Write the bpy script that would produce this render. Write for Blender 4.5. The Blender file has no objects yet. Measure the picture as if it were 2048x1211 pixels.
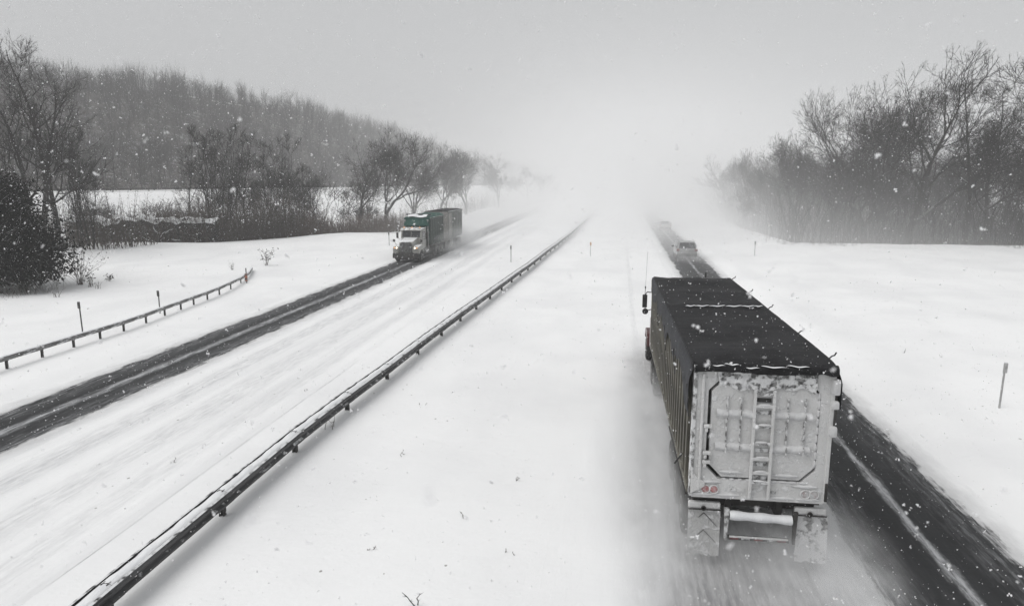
import bpy, bmesh, math, random
import numpy as np
from mathutils import Vector, Matrix, noise as mnoise

R = math.radians
random.seed(7)
rng = np.random.default_rng(11)
S = bpy.context.scene
COL = S.collection

# ------------------------------------------------------------------ camera
cd = bpy.data.cameras.new('camera')
cd.sensor_width = 36.0
cd.lens = 24.5
cd.clip_start = 0.05
cd.clip_end = 4000
cd.dof.use_dof = True
cd.dof.focus_distance = 16.0
cd.dof.aperture_fstop = 2.8
cam = bpy.data.objects.new('camera', cd)
COL.objects.link(cam)
cam.location = (0, 0, 7.5)
cam.rotation_euler = (R(90 - 9.988), 0, R(7.7645))
S.camera = cam

# ------------------------------------------------------------------ sky
SUN_EL, SUN_AZ = 54.0, -112.0          # azimuth from +Y towards +X
W = bpy.data.worlds.new('World')
S.world = W
W.use_nodes = True
nt = W.node_tree
for n in list(nt.nodes):
    nt.nodes.remove(n)
sk = nt.nodes.new('ShaderNodeTexSky')
sk.sky_type = 'NISHITA'
sk.sun_disc = False
sk.sun_elevation = R(SUN_EL)
sk.sun_rotation = R(SUN_AZ)
sk.air_density = 1.0
sk.dust_density = 6.0
sk.ozone_density = 1.0
bw = nt.nodes.new('ShaderNodeRGBToBW')
mx = nt.nodes.new('ShaderNodeMix'); mx.data_type = 'RGBA'
mx.inputs['Factor'].default_value = 0.88         # thick cloud: mostly an even grey
mx.inputs['B'].default_value = (4.55, 4.62, 4.70, 1)
bg = nt.nodes.new('ShaderNodeBackground'); bg.inputs['Strength'].default_value = 0.1
wo = nt.nodes.new('ShaderNodeOutputWorld')
nt.links.new(sk.outputs[0], bw.inputs[0])
nt.links.new(bw.outputs[0], mx.inputs['A'])
nt.links.new(mx.outputs['Result'], bg.inputs['Color'])
nt.links.new(bg.outputs[0], wo.inputs['Surface'])

# ------------------------------------------------------------------ sun behind the cloud
sd = bpy.data.lights.new('sun', 'SUN')
sd.energy = 1.5
sd.angle = R(50)
sd.color = (1.0, 0.98, 0.955)
so = bpy.data.objects.new('sun', sd)
COL.objects.link(so)
so.rotation_euler = (R(90 - SUN_EL), 0, R(180 - SUN_AZ))
so.location = (0, 0, 60)

S.view_settings.view_transform = 'Standard'
S.view_settings.look = 'None'
S.view_settings.exposure = 0.28
S.view_settings.gamma = 1.0
S.view_settings.use_curve_mapping = False
S.cycles.volume_bounces = 5
S.cycles.max_bounces = 8
S.cycles.use_adaptive_sampling = True
S.cycles.adaptive_threshold = 0.02
S.cycles.diffuse_bounces = 3
S.cycles.glossy_bounces = 2
S.cycles.transparent_max_bounces = 8
S.cycles.volume_step_rate = 2.5
S.cycles.use_light_tree = False
S.cycles.volume_max_steps = 96
S.cycles.use_denoising = True

# ------------------------------------------------------------------ node helpers
class NT:
    def __init__(s, name):
        s.m = bpy.data.materials.new(name)
        s.m.use_nodes = True
        s.t = s.m.node_tree
        for n in list(s.t.nodes):
            s.t.nodes.remove(n)
        s.out = s.t.nodes.new('ShaderNodeOutputMaterial')

    def n(s, typ, **kw):
        nd = s.t.nodes.new(typ)
        for k, v in kw.items():
            setattr(nd, k, v)
        return nd

    def set(s, sock, v):
        if hasattr(v, 'is_output') or isinstance(v, bpy.types.NodeSocket):
            s.t.links.new(v, sock)
        else:
            sock.default_value = v

    def math(s, op, a, b=0.0, c=0.0, clamp=False):
        nd = s.n('ShaderNodeMath', operation=op, use_clamp=clamp)
        s.set(nd.inputs[0], a); s.set(nd.inputs[1], b); s.set(nd.inputs[2], c)
        return nd.outputs[0]

    def mix(s, f, a, b):
        nd = s.n('ShaderNodeMix', data_type='RGBA')
        s.set(nd.inputs['Factor'], f)
        s.set(nd.inputs['A'], tuple(a) + (1,) if isinstance(a, tuple) and len(a) == 3 else a)
        s.set(nd.inputs['B'], tuple(b) + (1,) if isinstance(b, tuple) and len(b) == 3 else b)
        return nd.outputs['Result']

    def ss(s, v, lo, hi):                       # smoothstep lo..hi
        nd = s.n('ShaderNodeMapRange', interpolation_type='SMOOTHSTEP')
        s.set(nd.inputs['Value'], v)
        nd.inputs['From Min'].default_value = lo
        nd.inputs['From Max'].default_value = hi
        return nd.outputs['Result']

    def noise(s, vec, scale, detail=3.0, rough=0.55):
        nd = s.n('ShaderNodeTexNoise')
        if vec is not None:
            s.t.links.new(vec, nd.inputs['Vector'])
        nd.inputs['Scale'].default_value = scale
        nd.inputs['Detail'].default_value = detail
        nd.inputs['Roughness'].default_value = rough
        return nd.outputs['Fac']

    def scaled(s, vec, sc, loc=(0, 0, 0)):
        nd = s.n('ShaderNodeMapping')
        s.t.links.new(vec, nd.inputs['Vector'])
        nd.inputs['Scale'].default_value = sc
        nd.inputs['Location'].default_value = loc
        return nd.outputs['Vector']

    def bsdf(s, color, rough=0.6, metal=0.0, spec=0.35, normal=None, coat=0.0):
        b = s.n('ShaderNodeBsdfPrincipled')
        s.set(b.inputs['Base Color'], tuple(color) + (1,) if isinstance(color, tuple) and len(color) == 3 else color)
        s.set(b.inputs['Roughness'], rough)
        s.set(b.inputs['Metallic'], metal)
        s.set(b.inputs['Specular IOR Level'], spec)
        b.inputs['Coat Weight'].default_value = coat
        if normal is not None:
            s.t.links.new(normal, b.inputs['Normal'])
        s.t.links.new(b.outputs[0], s.out.inputs['Surface'])
        return b

    def bump(s, height, strength=0.4, dist=0.05):
        nd = s.n('ShaderNodeBump')
        nd.inputs['Strength'].default_value = strength
        nd.inputs['Distance'].default_value = dist
        s.t.links.new(height, nd.inputs['Height'])
        return nd.outputs['Normal']


def mat(name, c1, c2=None, scale=4.0, rough=0.6, metal=0.0, spec=0.35, bump=0.0, bscale=30.0,
        snow=0.0, frost=0.0, fscale=6.0, stretch=(1, 1, 1), coat=0.0, fcol=(0.62, 0.63, 0.64)):
    """painted or plain surface; snow = caught on faces that look up, frost = driven snow crust anywhere"""
    k = NT(name)
    tc = k.n('ShaderNodeTexCoord').outputs['Object']
    tc = k.scaled(tc, stretch)
    c2 = c2 or tuple(v * 0.7 for v in c1)
    f = k.noise(tc, scale, 4.0)
    col = k.mix(k.ss(f, 0.32, 0.68), c1, c2)
    hgt = k.noise(tc, bscale, 3.0)
    rgh = rough
    if frost > 0:
        a = k.noise(tc, fscale, 6.0, 0.65)
        m = k.ss(a, 0.74 - 0.5 * frost, 0.86 - 0.5 * frost)
        col = k.mix(m, col, fcol)
        hgt = k.math('ADD', hgt, m)
    if snow > 0:
        g = k.n('ShaderNodeNewGeometry')
        sep = k.n('ShaderNodeSeparateXYZ')
        k.t.links.new(g.outputs['Normal'], sep.inputs[0])
        b = k.noise(g.outputs['Position'], 3.0, 4.0)
        u = k.math('ADD', sep.outputs['Z'], k.math('MULTIPLY', k.math('SUBTRACT', b, 0.5), 0.9))
        m2 = k.ss(u, 0.95 - 0.6 * snow, 1.1 - 0.6 * snow)
        col = k.mix(m2, col, (0.78, 0.79, 0.80))
    nrm = k.bump(hgt, bump, 0.03) if bump > 0 else None
    k.bsdf(col, rgh, metal, spec, nrm, coat)
    return k.m


def tag(o, label=None, cat=None, group=None, kind=None):
    if label: o['label'] = label
    if cat: o['category'] = cat
    if group: o['group'] = group
    if kind: o['kind'] = kind
    return o


def empty(name, loc, rz=0.0):
    o = bpy.data.objects.new(name, None)
    o.location = loc
    o.rotation_euler = (0, 0, rz)
    o.empty_display_size = 0.3
    COL.objects.link(o)
    return o


def link(name, me, m=None, parent=None, loc=None, rz=0.0):
    o = bpy.data.objects.new(name, me)
    COL.objects.link(o)
    if parent: o.parent = parent
    if m and not me.materials: me.materials.append(m)
    if loc is not None: o.location = loc
    if rz: o.rotation_euler = (0, 0, rz)
    return o


def mesh_np(name, V, F, m=None, smooth=False):
    """V (n,3); F list of equal-width face arrays"""
    me = bpy.data.meshes.new(name)
    V = np.asarray(V, np.float32)
    Fs = [np.asarray(f, np.int32) for f in (F if isinstance(F, list) else [F]) if len(f)]
    me.vertices.add(len(V)); me.vertices.foreach_set('co', V.ravel())
    loops = np.concatenate([f.ravel() for f in Fs])
    tot = np.concatenate([np.full(len(f), f.shape[1], np.int32) for f in Fs])
    start = np.concatenate([[0], np.cumsum(tot)[:-1]]).astype(np.int32)
    me.loops.add(len(loops)); me.loops.foreach_set('vertex_index', loops)
    me.polygons.add(len(tot)); me.polygons.foreach_set('loop_start', start)
    me.polygons.foreach_set('use_smooth', np.full(len(tot), smooth))
    me.update(calc_edges=True)
    if m: me.materials.append(m)
    return me


class MB:
    def __init__(s): s.bm = bmesh.new()

    def box(s, c, size, bev=0.0, rot=None):
        g = bmesh.ops.create_cube(s.bm, size=1.0)
        vs = g['verts']
        for v in vs:
            v.co = Vector((v.co.x * size[0], v.co.y * size[1], v.co.z * size[2]))
        if bev > 0:
            es = list({e for v in vs for e in v.link_edges})
            r = bmesh.ops.bevel(s.bm, geom=es, offset=bev, segments=2, profile=0.6, affect='EDGES')
            vs = list({v for f in r['faces'] for v in f.verts} | {v for v in vs if v.is_valid})
        M = Matrix.Translation(c)
        if rot is not None:
            M = M @ rot.to_4x4()
        for v in vs: v.co = M @ v.co
        return s

    def cyl(s, p0, p1, r0, r1=None, n=12, caps=True):
        r1 = r0 if r1 is None else r1
        p0, p1 = Vector(p0), Vector(p1)
        d = (p1 - p0).normalized()
        a = d.orthogonal().normalized(); b = d.cross(a)
        r_a = [s.bm.verts.new(p0 + (a * math.cos(t) + b * math.sin(t)) * r0) for t in (2 * math.pi * i / n for i in range(n))]
        r_b = [s.bm.verts.new(p1 + (a * math.cos(t) + b * math.sin(t)) * r1) for t in (2 * math.pi * i / n for i in range(n))]
        for i in range(n):
            s.bm.faces.new((r_a[i], r_a[(i + 1) % n], r_b[(i + 1) % n], r_b[i]))
        if caps:
            s.bm.faces.new(r_a[::-1]); s.bm.faces.new(r_b)
        return s

    def tube(s, pts, r, n=6):
        for a, b in zip(pts[:-1], pts[1:]): s.cyl(a, b, r, r, n)
        return s

    def lathe(s, prof, axis='x', n=28, c=(0, 0, 0)):
        """prof list of (offset along the axis, radius)"""
        rings = []
        for off, rad in prof:
            ring = []
            for i in range(n):
                t = 2 * math.pi * i / n
                if axis == 'x': p = (off, rad * math.cos(t), rad * math.sin(t))
                elif axis == 'y': p = (rad * math.cos(t), off, rad * math.sin(t))
                else: p = (rad * math.cos(t), rad * math.sin(t), off)
                ring.append(s.bm.verts.new(Vector(p) + Vector(c)))
            rings.append(ring)
        for A, B in zip(rings[:-1], rings[1:]):
            for i in range(n):
                s.bm.faces.new((A[i], A[(i + 1) % n], B[(i + 1) % n], B[i]))
        s.bm.faces.new(rings[0][::-1]); s.bm.faces.new(rings[-1])
        return s

    def prism(s, pts, axis, a, b, bev=0.0):
        """closed polygon pts (2d) pushed along axis from a to b"""
        def P(u, v, w):
            return {'x': (w, u, v), 'y': (u, w, v), 'z': (u, v, w)}[axis]
        A = [s.bm.verts.new(P(u, v, a)) for u, v in pts]
        B = [s.bm.verts.new(P(u, v, b)) for u, v in pts]
        n = len(pts)
        fs = [s.bm.faces.new(A[::-1]), s.bm.faces.new(B)]
        for i in range(n):
            fs.append(s.bm.faces.new((A[i], A[(i + 1) % n], B[(i + 1) % n], B[i])))
        if bev > 0:
            es = list({e for f in fs for e in f.edges})
            bmesh.ops.bevel(s.bm, geom=es, offset=bev, segments=2, profile=0.6, affect='EDGES')
        return s

    def ring(s, outer, inner, y0, y1):
        """plate in x,z with a hole; outer and inner have the same count; from y0 (seen side) to y1"""
        n = len(outer)
        mk = lambda pts, y: [s.bm.verts.new((p[0], y, p[1])) for p in pts]
        O0, I0, O1, I1 = mk(outer, y0), mk(inner, y0), mk(outer, y1), mk(inner, y1)
        for i in range(n):
            j = (i + 1) % n
            s.bm.faces.new((O0[i], O0[j], I0[j], I0[i]))
            s.bm.faces.new((O1[i], I1[i], I1[j], O1[j]))
            s.bm.faces.new((O0[i], O1[i], O1[j], O0[j]))
            s.bm.faces.new((I0[i], I0[j], I1[j], I1[i]))
        return s

    def grid(s, fn, nu, nv):
        vs = [[s.bm.verts.new(fn(i / nu, j / nv)) for j in range(nv + 1)] for i in range(nu + 1)]
        for i in range(nu):
            for j in range(nv):
                s.bm.faces.new((vs[i][j], vs[i + 1][j], vs[i + 1][j + 1], vs[i][j + 1]))
        return s

    def mesh(s, name, m, smooth=False):
        bmesh.ops.recalc_face_normals(s.bm, faces=s.bm.faces[:])
        me = bpy.data.meshes.new(name)
        s.bm.to_mesh(me); s.bm.free()
        if smooth:
            me.polygons.foreach_set('use_smooth', [True] * len(me.polygons))
            try: me.set_sharp_from_angle(angle=R(38))
            except Exception: pass
        if m: me.materials.append(m)
        return me

    def build(s, name, m, parent=None, loc=None, smooth=False, label=None):
        o = link(name, s.mesh(name, m, smooth), None, parent, loc)
        if label: o['label'] = label
        return o


def fbm(x, y, sc, seed=0.0, oct=3):
    """cheap smooth value built from sines, vectorised"""
    z = np.zeros_like(x, dtype=float); a = 1.0
    for o in range(oct):
        k = sc * (2.03 ** o)
        z += a * (np.sin(x * k + 1.7 * np.sin(y * k * 0.83 + seed + o) + seed) *
                  np.cos(y * k * 1.11 + 1.3 * np.sin(x * k * 0.71 + seed * 1.7 + 2 * o)))
        a *= 0.5
    return z

def sstep(v, a, b):
    t = np.clip((v - a) / (b - a), 0, 1)
    return t * t * (3 - 2 * t)

# ------------------------------------------------------------------ terrain shape
FP = np.array((-106.0, 125.0)); FU = np.array((55.0, 155.0)); FU /= np.linalg.norm(FU)
FN = np.array((-FU[1], FU[0]))               # away from the highway

def side_road(x, y):
    dx, dy = x - FP[0], y - FP[1]
    return dx * FU[0] + dy * FU[1], dx * FN[0] + dy * FN[1]

def height(x, y):
    x = np.asarray(x, float); y = np.asarray(y, float)
    z = np.zeros_like(x)
    und = fbm(x, y, 0.05, 2.0, 4)
    side = np.maximum(sstep(-x, 24.5, 34), sstep(x, 11, 20))
    z += side * (und * 0.17 + 0.05 * fbm(x, y, 0.22, 4.0, 3))
    # soft drifts in the median and beside the carriageways
    med = sstep(x, -12.5, -9.5) * (1 - sstep(x, -4.5, -1.5))
    z += med * (0.06 + 0.05 * fbm(x, y * 0.6, 0.30, 5.0, 3))
    ls = sstep(-x, 20.8, 23.0)
    z += ls * 0.10
    xr = x - 0.017 * (y - 13)
    lump = 0.5 + 0.5 * fbm(x, y, 0.9, 3.0, 3)
    rs = sstep(xr, 8.7, 9.9) * (1 - sstep(y, 200, 320))
    z += rs * (0.13 + 0.13 * (1 - sstep(xr, 10.0, 12.5)) * (0.6 + 0.4 * lump))      # ploughed bank, right
    lsb = sstep(-x, 20.2, 21.1) * (1 - sstep(-x, 21.3, 23.0))
    z += lsb * 0.14 * (0.6 + 0.4 * lump) * (1 - sstep(y, 200, 320))                # ploughed bank, left
    # right bank and the drop to the wood
    z += sstep(x, 10, 17) * (1 - sstep(x, 40, 90)) * 0.35
    d = np.minimum(y - (84.0 + 0.02 * (45 - x) + 1.0 * np.sin(x * 0.11)), x - 20.0 + 1.2 * np.sin(y * 0.07))
    z -= sstep(d, 0, 9) * 2.2
    # left crest, drop behind it, bank of the side road, hill
    yc = np.interp(x, [-140, -62, -47, -38.6, -30, -28], [70, 74, 76.5, 84.5, 94, 130])
    d2 = np.where(x < -30, y - yc, -30.0)
    d2 = np.where((y > 94) & (x > -42), np.minimum(y - 92, -31.0 - x), d2)
    z += sstep(-x, 26, 40) * sstep(d2, -26, 0) * (1 - sstep(d2, 0, 10)) * 0.25
    z += 0.55 * np.exp(-((x + 33) / 7.0) ** 2 - ((y - 86) / 8.0) ** 2) * sstep(-x, 22, 27)
    z -= sstep(d2, 0.5, 8) * 1.6
    t, s = side_road(x, y)
    far = sstep(s, -24, -3)
    base = 5.15
    z = z * (1 - far) + base * far
    rid = np.interp(t, [-400, 0, 60, 96, 125, 141, 170, 200, 232, 262, 290, 350, 430, 700], [29, 32, 37.5, 41, 42, 41, 40, 36.5, 33, 25.5, 19, 11, 6.5, 5.5])
    z = z + (rid - base) * sstep(s, 6, 125) * (s > 6)
    z += sstep(s, 20, 60) * fbm(x, y, 0.03, 1.0, 2) * 1.5
    return z

def axis_pts(segs):
    out = []
    for a, b, st in segs:
        out += list(np.arange(a, b, st))
    out.append(segs[-1][1])
    return np.array(out)

def sheet(xs, ys, zf):
    X, Y = np.meshgrid(xs, ys)
    V = np.stack([X.ravel(), Y.ravel(), zf(X.ravel(), Y.ravel())], 1)
    nx, ny = len(xs), len(ys)
    i = np.arange(nx - 1)[None, :] + nx * np.arange(ny - 1)[:, None]
    i = i.ravel()
    return V, np.stack([i, i + 1, i + 1 + nx, i + nx], 1)

# ------------------------------------------------------------------ snow and road materials
def snow_color(k, pos, streaky=False):
    """clean snow: faint grey streaks drawn out along the road, scattered grit; returns colour, bump height"""
    st = k.scaled(pos, (0.9, 0.035, 0.9) if streaky else (0.30, 0.11, 0.3))
    a = k.noise(st, 1.0, 6.0 if streaky else 4.0, 0.62 if streaky else 0.5)
    b = k.noise(pos, 0.16, 3.0)
    c = k.noise(pos, 9.0, 4.0, 0.6)
    col = k.mix(k.math('MULTIPLY', k.ss(a, 0.40, 0.75), 1.0 if streaky else 0.5), (0.85, 0.855, 0.86), (0.72, 0.725, 0.735))
    col = k.mix(k.math('MULTIPLY', k.ss(b, 0.42, 0.72), 0.6), col, (0.74, 0.745, 0.755))
    # grit and bits of twig lying on the snow
    wn = k.noise(pos, 3.0, 2.0)
    vo = k.n('ShaderNodeTexVoronoi', feature='F1')
    k.t.links.new(k.scaled(pos, (1.0, 0.8, 1.0)), vo.inputs['Vector'])
    vo.inputs['Scale'].default_value = 2.1
    sepc = k.n('ShaderNodeSeparateColor')
    k.t.links.new(vo.outputs['Color'], sepc.inputs[0])
    rad = k.math('MULTIPLY', sepc.outputs[0], 0.085)
    dot = k.math('LESS_THAN', vo.outputs['Distance'], rad)
    pick = k.math('GREATER_THAN', sepc.outputs[1], 0.55)
    dot = k.math('MULTIPLY', k.math('MULTIPLY', dot, pick), 0.75)
    col = k.mix(dot, col, (0.22, 0.21, 0.19))
    rip = k.noise(k.scaled(pos, (0.55, 1.5, 1.0)), 1.0, 4.0, 0.55)
    hgt = k.math('ADD', k.math('MULTIPLY', a, 0.5 if streaky else 0.35), k.math('ADD', k.math('MULTIPLY', c, 0.22), k.math('MULTIPLY', rip, 0.9)))
    return col, hgt

def snow_material():
    k = NT('snow')
    pos = k.n('ShaderNodeNewGeometry').outputs['Position']
    col, hgt = snow_color(k, pos)
    k.bsdf(col, 0.8, 0, 0.15, k.bump(hgt, 0.45, 0.09))
    return k.m

def road_material(name, half, streak, slush_v=None, tracks=(), streaky=False, sw=0.34, thr_amt=0.34, edge_amt=0.55):
    """carriageway under snow; one lane is blown and driven bare. UV: u = metres from the bare lane's middle, v = metres along"""
    k = NT(name)
    g = k.n('ShaderNodeNewGeometry').outputs['Position']
    uvn = k.n('ShaderNodeUVMap'); uvn.uv_map = 'lane'
    uv = uvn.outputs['UV']
    sep = k.n('ShaderNodeSeparateXYZ'); k.t.links.new(uv, sep.inputs[0])
    u, v = sep.outputs['X'], sep.outputs['Y']
    col, hgt = snow_color(k, g, streaky)
    n1 = k.noise(k.scaled(uv, (1.6, 0.10, 1)), 1.0, 7.0, 0.66)      # long streaks
    n2 = k.noise(k.scaled(uv, (0.8, 0.5, 1)), 1.0, 6.0, 0.6)        # ragged edge
    n3 = k.noise(k.scaled(uv, (8.0, 0.9, 1)), 1.0, 8.0, 0.75)        # fine wind-drawn threads
    n4 = k.noise(k.scaled(uv, (2.2, 0.9, 1), (7, 3, 0)), 1.0, 5.0, 0.6)
    def bare(centre, h, soft, amp):
        d = k.math('ABSOLUTE', k.math('SUBTRACT', u, centre))
        d = k.math('ADD', d, k.math('MULTIPLY', k.math('SUBTRACT', n2, 0.5), amp))
        d = k.math('ADD', d, k.math('MULTIPLY', k.math('SUBTRACT', n3, 0.5), amp * 0.9))
        return k.math('SUBTRACT', 1.0, k.ss(d, h - soft, h + soft))
    dark = bare(0.0, half, 0.10, 0.9)
    # the strip of snow left between the wheels, and thin threads elsewhere
    ds = k.math('ABSOLUTE', k.math('ADD', k.math('SUBTRACT', u, streak), k.math('MULTIPLY', k.math('SUBTRACT', n4, 0.5), 0.5)))
    strip = k.math('SUBTRACT', 1.0, k.ss(ds, 0.02, sw))
    strip = k.math('MULTIPLY', strip, k.ss(k.math('ADD', n3, k.math('MULTIPLY', n1, 0.5)), 0.56, 0.95))
    thr = k.math('MULTIPLY', k.ss(n3, 0.52, 0.80), k.ss(n1, 0.38, 0.66))
    edge = k.math('MULTIPLY', k.ss(k.math('ABSOLUTE', u), half - 1.1, half), k.ss(n3, 0.42, 0.72))
    cover = k.math('MAXIMUM', k.math('MULTIPLY', strip, 0.85), k.math('MAXIMUM', k.math('MULTIPLY', thr, thr_amt), k.math('MULTIPLY', edge, edge_amt)))
    asph = k.mix(k.noise(g, 40.0, 3.0), (0.010, 0.0105, 0.0115), (0.022, 0.0225, 0.024))
    asph = k.mix(k.math('MULTIPLY', k.ss(n1, 0.3, 0.7), 0.5), asph, (0.055, 0.057, 0.060))
    lane = k.mix(cover, asph, (0.62, 0.63, 0.65))
    # grey slush thrown out along both edges of the bare lane
    es = k.math('SUBTRACT', 1.0, k.ss(k.math('ADD', k.math('ABSOLUTE', u), k.math('MULTIPLY', k.math('SUBTRACT', n4, 0.5), 1.1)), half - 0.1, half + 0.85))
    col = k.mix(k.math('MULTIPLY', es, k.math('ADD', 0.25, k.math('MULTIPLY', n3, 0.6))), col, (0.36, 0.36, 0.365))
    out = k.mix(dark, col, lane)
    rough = k.math('ADD', 0.80, k.math('MULTIPLY', dark, -0.22))
    if slush_v:
        lo, hi, c0, hw = slush_v
        dd = k.math('ABSOLUTE', k.math('SUBTRACT', u, c0))
        dd = k.math('ADD', dd, k.math('MULTIPLY', k.math('SUBTRACT', n2, 0.5), 1.4))
        m = k.math('SUBTRACT', 1.0, k.ss(dd, hw * 0.35, hw))
        m = k.math('MULTIPLY', m, k.math('SUBTRACT', 1.0, k.ss(v, lo, hi)))
        sl = k.mix(k.ss(n3, 0.3, 0.72), (0.20, 0.20, 0.205), (0.46, 0.46, 0.465))
        out = k.mix(k.math('MULTIPLY', m, k.math('SUBTRACT', 1.0, k.math('MULTIPLY', dark, 0.85))), out, sl)
    for tc_, tw, ts in tracks:      # shallow greyed ruts left in the snow
        dt = k.math('ABSOLUTE', k.math('ADD', k.math('SUBTRACT', u, tc_), k.math('MULTIPLY', k.math('SUBTRACT', n1, 0.5), 0.6)))
        mt = k.math('MULTIPLY', k.math('SUBTRACT', 1.0, k.ss(dt, tw * 0.3, tw)), k.math('MULTIPLY', k.ss(n3, 0.3, 0.75), ts))
        out = k.mix(k.math('MULTIPLY', mt, k.math('SUBTRACT', 1.0, dark)), out, (0.42, 0.425, 0.44))
    hgt = k.math('ADD', hgt, k.math('MULTIPLY', k.math('SUBTRACT', 1.0, dark), 0.9))
    hgt = k.math('ADD', hgt, k.math('MULTIPLY', cover, 0.3))
    k.bsdf(out, rough, 0, 0.15, k.bump(hgt, 0.5, 0.06))
    return k.m

M = {}
M['snow'] = snow_material()
M['snow_lump'] = mat('packed_snow', (0.80, 0.81, 0.82), (0.70, 0.71, 0.73), 5, 0.8, 0, 0.15, 0.4, 22)

# ground: one sheet to beyond what the snowfall lets you see
gx = axis_pts([(-620, -260, 20), (-260, -110, 6), (-110, -25, 2.0), (-25, -19, 0.5), (-19, 8, 1.0), (8, 13, 0.45), (13, 60, 2.0), (60, 160, 8), (160, 620, 30)])
gy = axis_pts([(-60, 6, 6), (6, 60, 0.7), (60, 130, 1.8), (130, 320, 5), (320, 600, 12), (600, 980, 40)])
V, F = sheet(gx, gy, height)
g = link('ground', mesh_np('ground', V, F, M['snow'], True))
tag(g, 'snow covered ground of the median, banks and fields', kind='structure')

def carriageway(name, x0, x1, lane_c, drift, mtl, label):
    xs = np.linspace(x0, x1, 22)
    ys = axis_pts([(-40, 8, 8), (8, 80, 1.5), (80, 300, 5), (300, 900, 30)])
    V, F = sheet(xs, ys, lambda x, y: np.zeros_like(x))
    uv = np.stack([V[:, 0] - lane_c, V[:, 1]], 1)
    e = np.minimum(np.abs(V[:, 0] - x0), np.abs(V[:, 0] - x1))
    V[:, 0] += drift * (V[:, 1] - 13)
    V[:, 2] = np.maximum(height(V[:, 0], V[:, 1]), 0.0) * (V[:, 1] < 300) + 0.004 + 0.014 * np.clip(e / 0.6, 0, 1)
    me = mesh_np(name, V, F, mtl, True)
    l = me.uv_layers.new(name='lane')
    idx = np.empty(len(me.loops), np.int32); me.loops.foreach_get('vertex_index', idx)
    l.data.foreach_set('uv', uv[idx].astype(np.float32).ravel())
    return tag(link(name, me), label, kind='structure')

M['road_left'] = road_material('road_oncoming', 1.42, 0.05, None, ((3.2, 0.7, 0.75), (5.0, 0.8, 0.6), (6.6, 0.6, 0.4)), True)
M['road_right'] = road_material('road_outbound', 1.50, 0.05, (25.0, 37.0, -3.75, 2.9), ((-5.6, 0.25, 0.35), (-2.4, 0.3, 0.35)), False, 0.20, 0.16, 0.35)
carriageway('road', -20.4, -10.2, -17.98, 0.0, M['road_left'], 'oncoming carriageway with one bare wheel-swept lane')
carriageway('road', -1.4, 8.95, 6.70, 0.017, M['road_right'], 'outbound carriageway with bare lane beside the loaded truck')
# snow covered side road on its bank far left
ts = np.arange(-120, 330, 6.0)
P = []
for t_ in ts:
    for s_ in (-3.2, 3.2):
        p = FP + FU * t_ + FN * s_
        P.append((p[0], p[1], height(p[0], p[1]) + 0.03))
P = np.array(P); n_ = len(ts)
i_ = np.arange(n_ - 1) * 2
tag(link('road', mesh_np('side_road', P, np.stack([i_, i_ + 2, i_ + 3, i_ + 1], 1), M['snow'])), 'snow covered side road along the foot of the wooded hill', kind='structure')

# ------------------------------------------------------------------ guardrails and marker posts
M['galv'] = mat('weathered_steel_rail', (0.080, 0.080, 0.083), (0.028, 0.028, 0.029), 5, 0.5, 0.3, 0.4, 0.2, 25, snow=0.16, stretch=(1, 0.25, 1))
M['post'] = mat('steel_post', (0.07, 0.068, 0.066), (0.035, 0.034, 0.033), 6, 0.65, 0.2, 0.3, 0.2, 25, frost=0.12)
M['box_rail'] = mat('box_rail_steel', (0.20, 0.20, 0.198), (0.10, 0.10, 0.099), 5, 0.6, 0.2, 0.35, 0.2, 25, frost=0.5, fscale=14, stretch=(1, 0.4, 1))
M['stake'] = mat('dark_stake', (0.06, 0.058, 0.055), (0.03, 0.029, 0.028), 9, 0.7, frost=0.3, fscale=20)
M['stake_pale'] = mat('pale_stake', (0.42, 0.42, 0.42), (0.30, 0.30, 0.30), 9, 0.7, frost=0.25, fscale=20)
M['amber'] = mat('amber_reflector', (0.55, 0.30, 0.14), (0.45, 0.25, 0.12), 9, 0.4, frost=0.35, fscale=20)
M['orange'] = mat('orange_marker', (0.36, 0.13, 0.08), (0.30, 0.12, 0.08), 9, 0.6, frost=0.3, fscale=20)

rail_pts = np.array([(-8.40, 2.0), (-8.42, 9.1), (-8.45, 12.42), (-8.46, 16.1), (-8.40, 19.7), (-8.24, 23.45), (-8.05, 27.1), (-7.88, 30.8),
                     (-7.73, 34.5), (-7.55, 38.7), (-7.27, 44.0), (-7.01, 49.0), (-6.63, 56.6), (-6.13, 66.7), (-4.95, 92.6), (-3.95, 126.0), (-2.6, 225.0)])

def along(pts, step, start, end):
    seg = np.linalg.norm(np.diff(pts, axis=0), axis=1)
    cum = np.concatenate([[0], np.cumsum(seg)])
    s = np.arange(start, min(end, cum[-1]), step)
    return np.stack([np.interp(s, cum, pts[:, 0]), np.interp(s, cum, pts[:, 1])], 1)

def w_beam(side):
    """one corrugated beam, unit length along y; side = +1 faces +x"""
    f = [(0.0, 0.335), (0.045, 0.325), (0.075, 0.285), (0.075, 0.245), (0.012, 0.195), (0.012, 0.145), (0.075, 0.095), (0.075, 0.055), (0.045, 0.012), (0.0, 0.0)]
    b = [(x - 0.012, z) for x, z in reversed(f)]
    pts = [(side * (0.15 + x), z) for x, z in f + b]
    return MB().prism(pts, 'y', 0, 1).mesh('beam', M['galv'])

def snow_ridge(w, h):
    def fn(u, v):
        a = math.pi * v
        wob = 1 + 0.22 * math.sin(u * 19 + 1) + 0.15 * math.sin(u * 43)
        return (-w * math.cos(a) * (0.9 + 0.1 * wob), u, h * math.sin(a) * wob - 0.012)
    return MB().grid(fn, 16, 8).mesh('snow_cap', M['snow_lump'], True)

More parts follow.
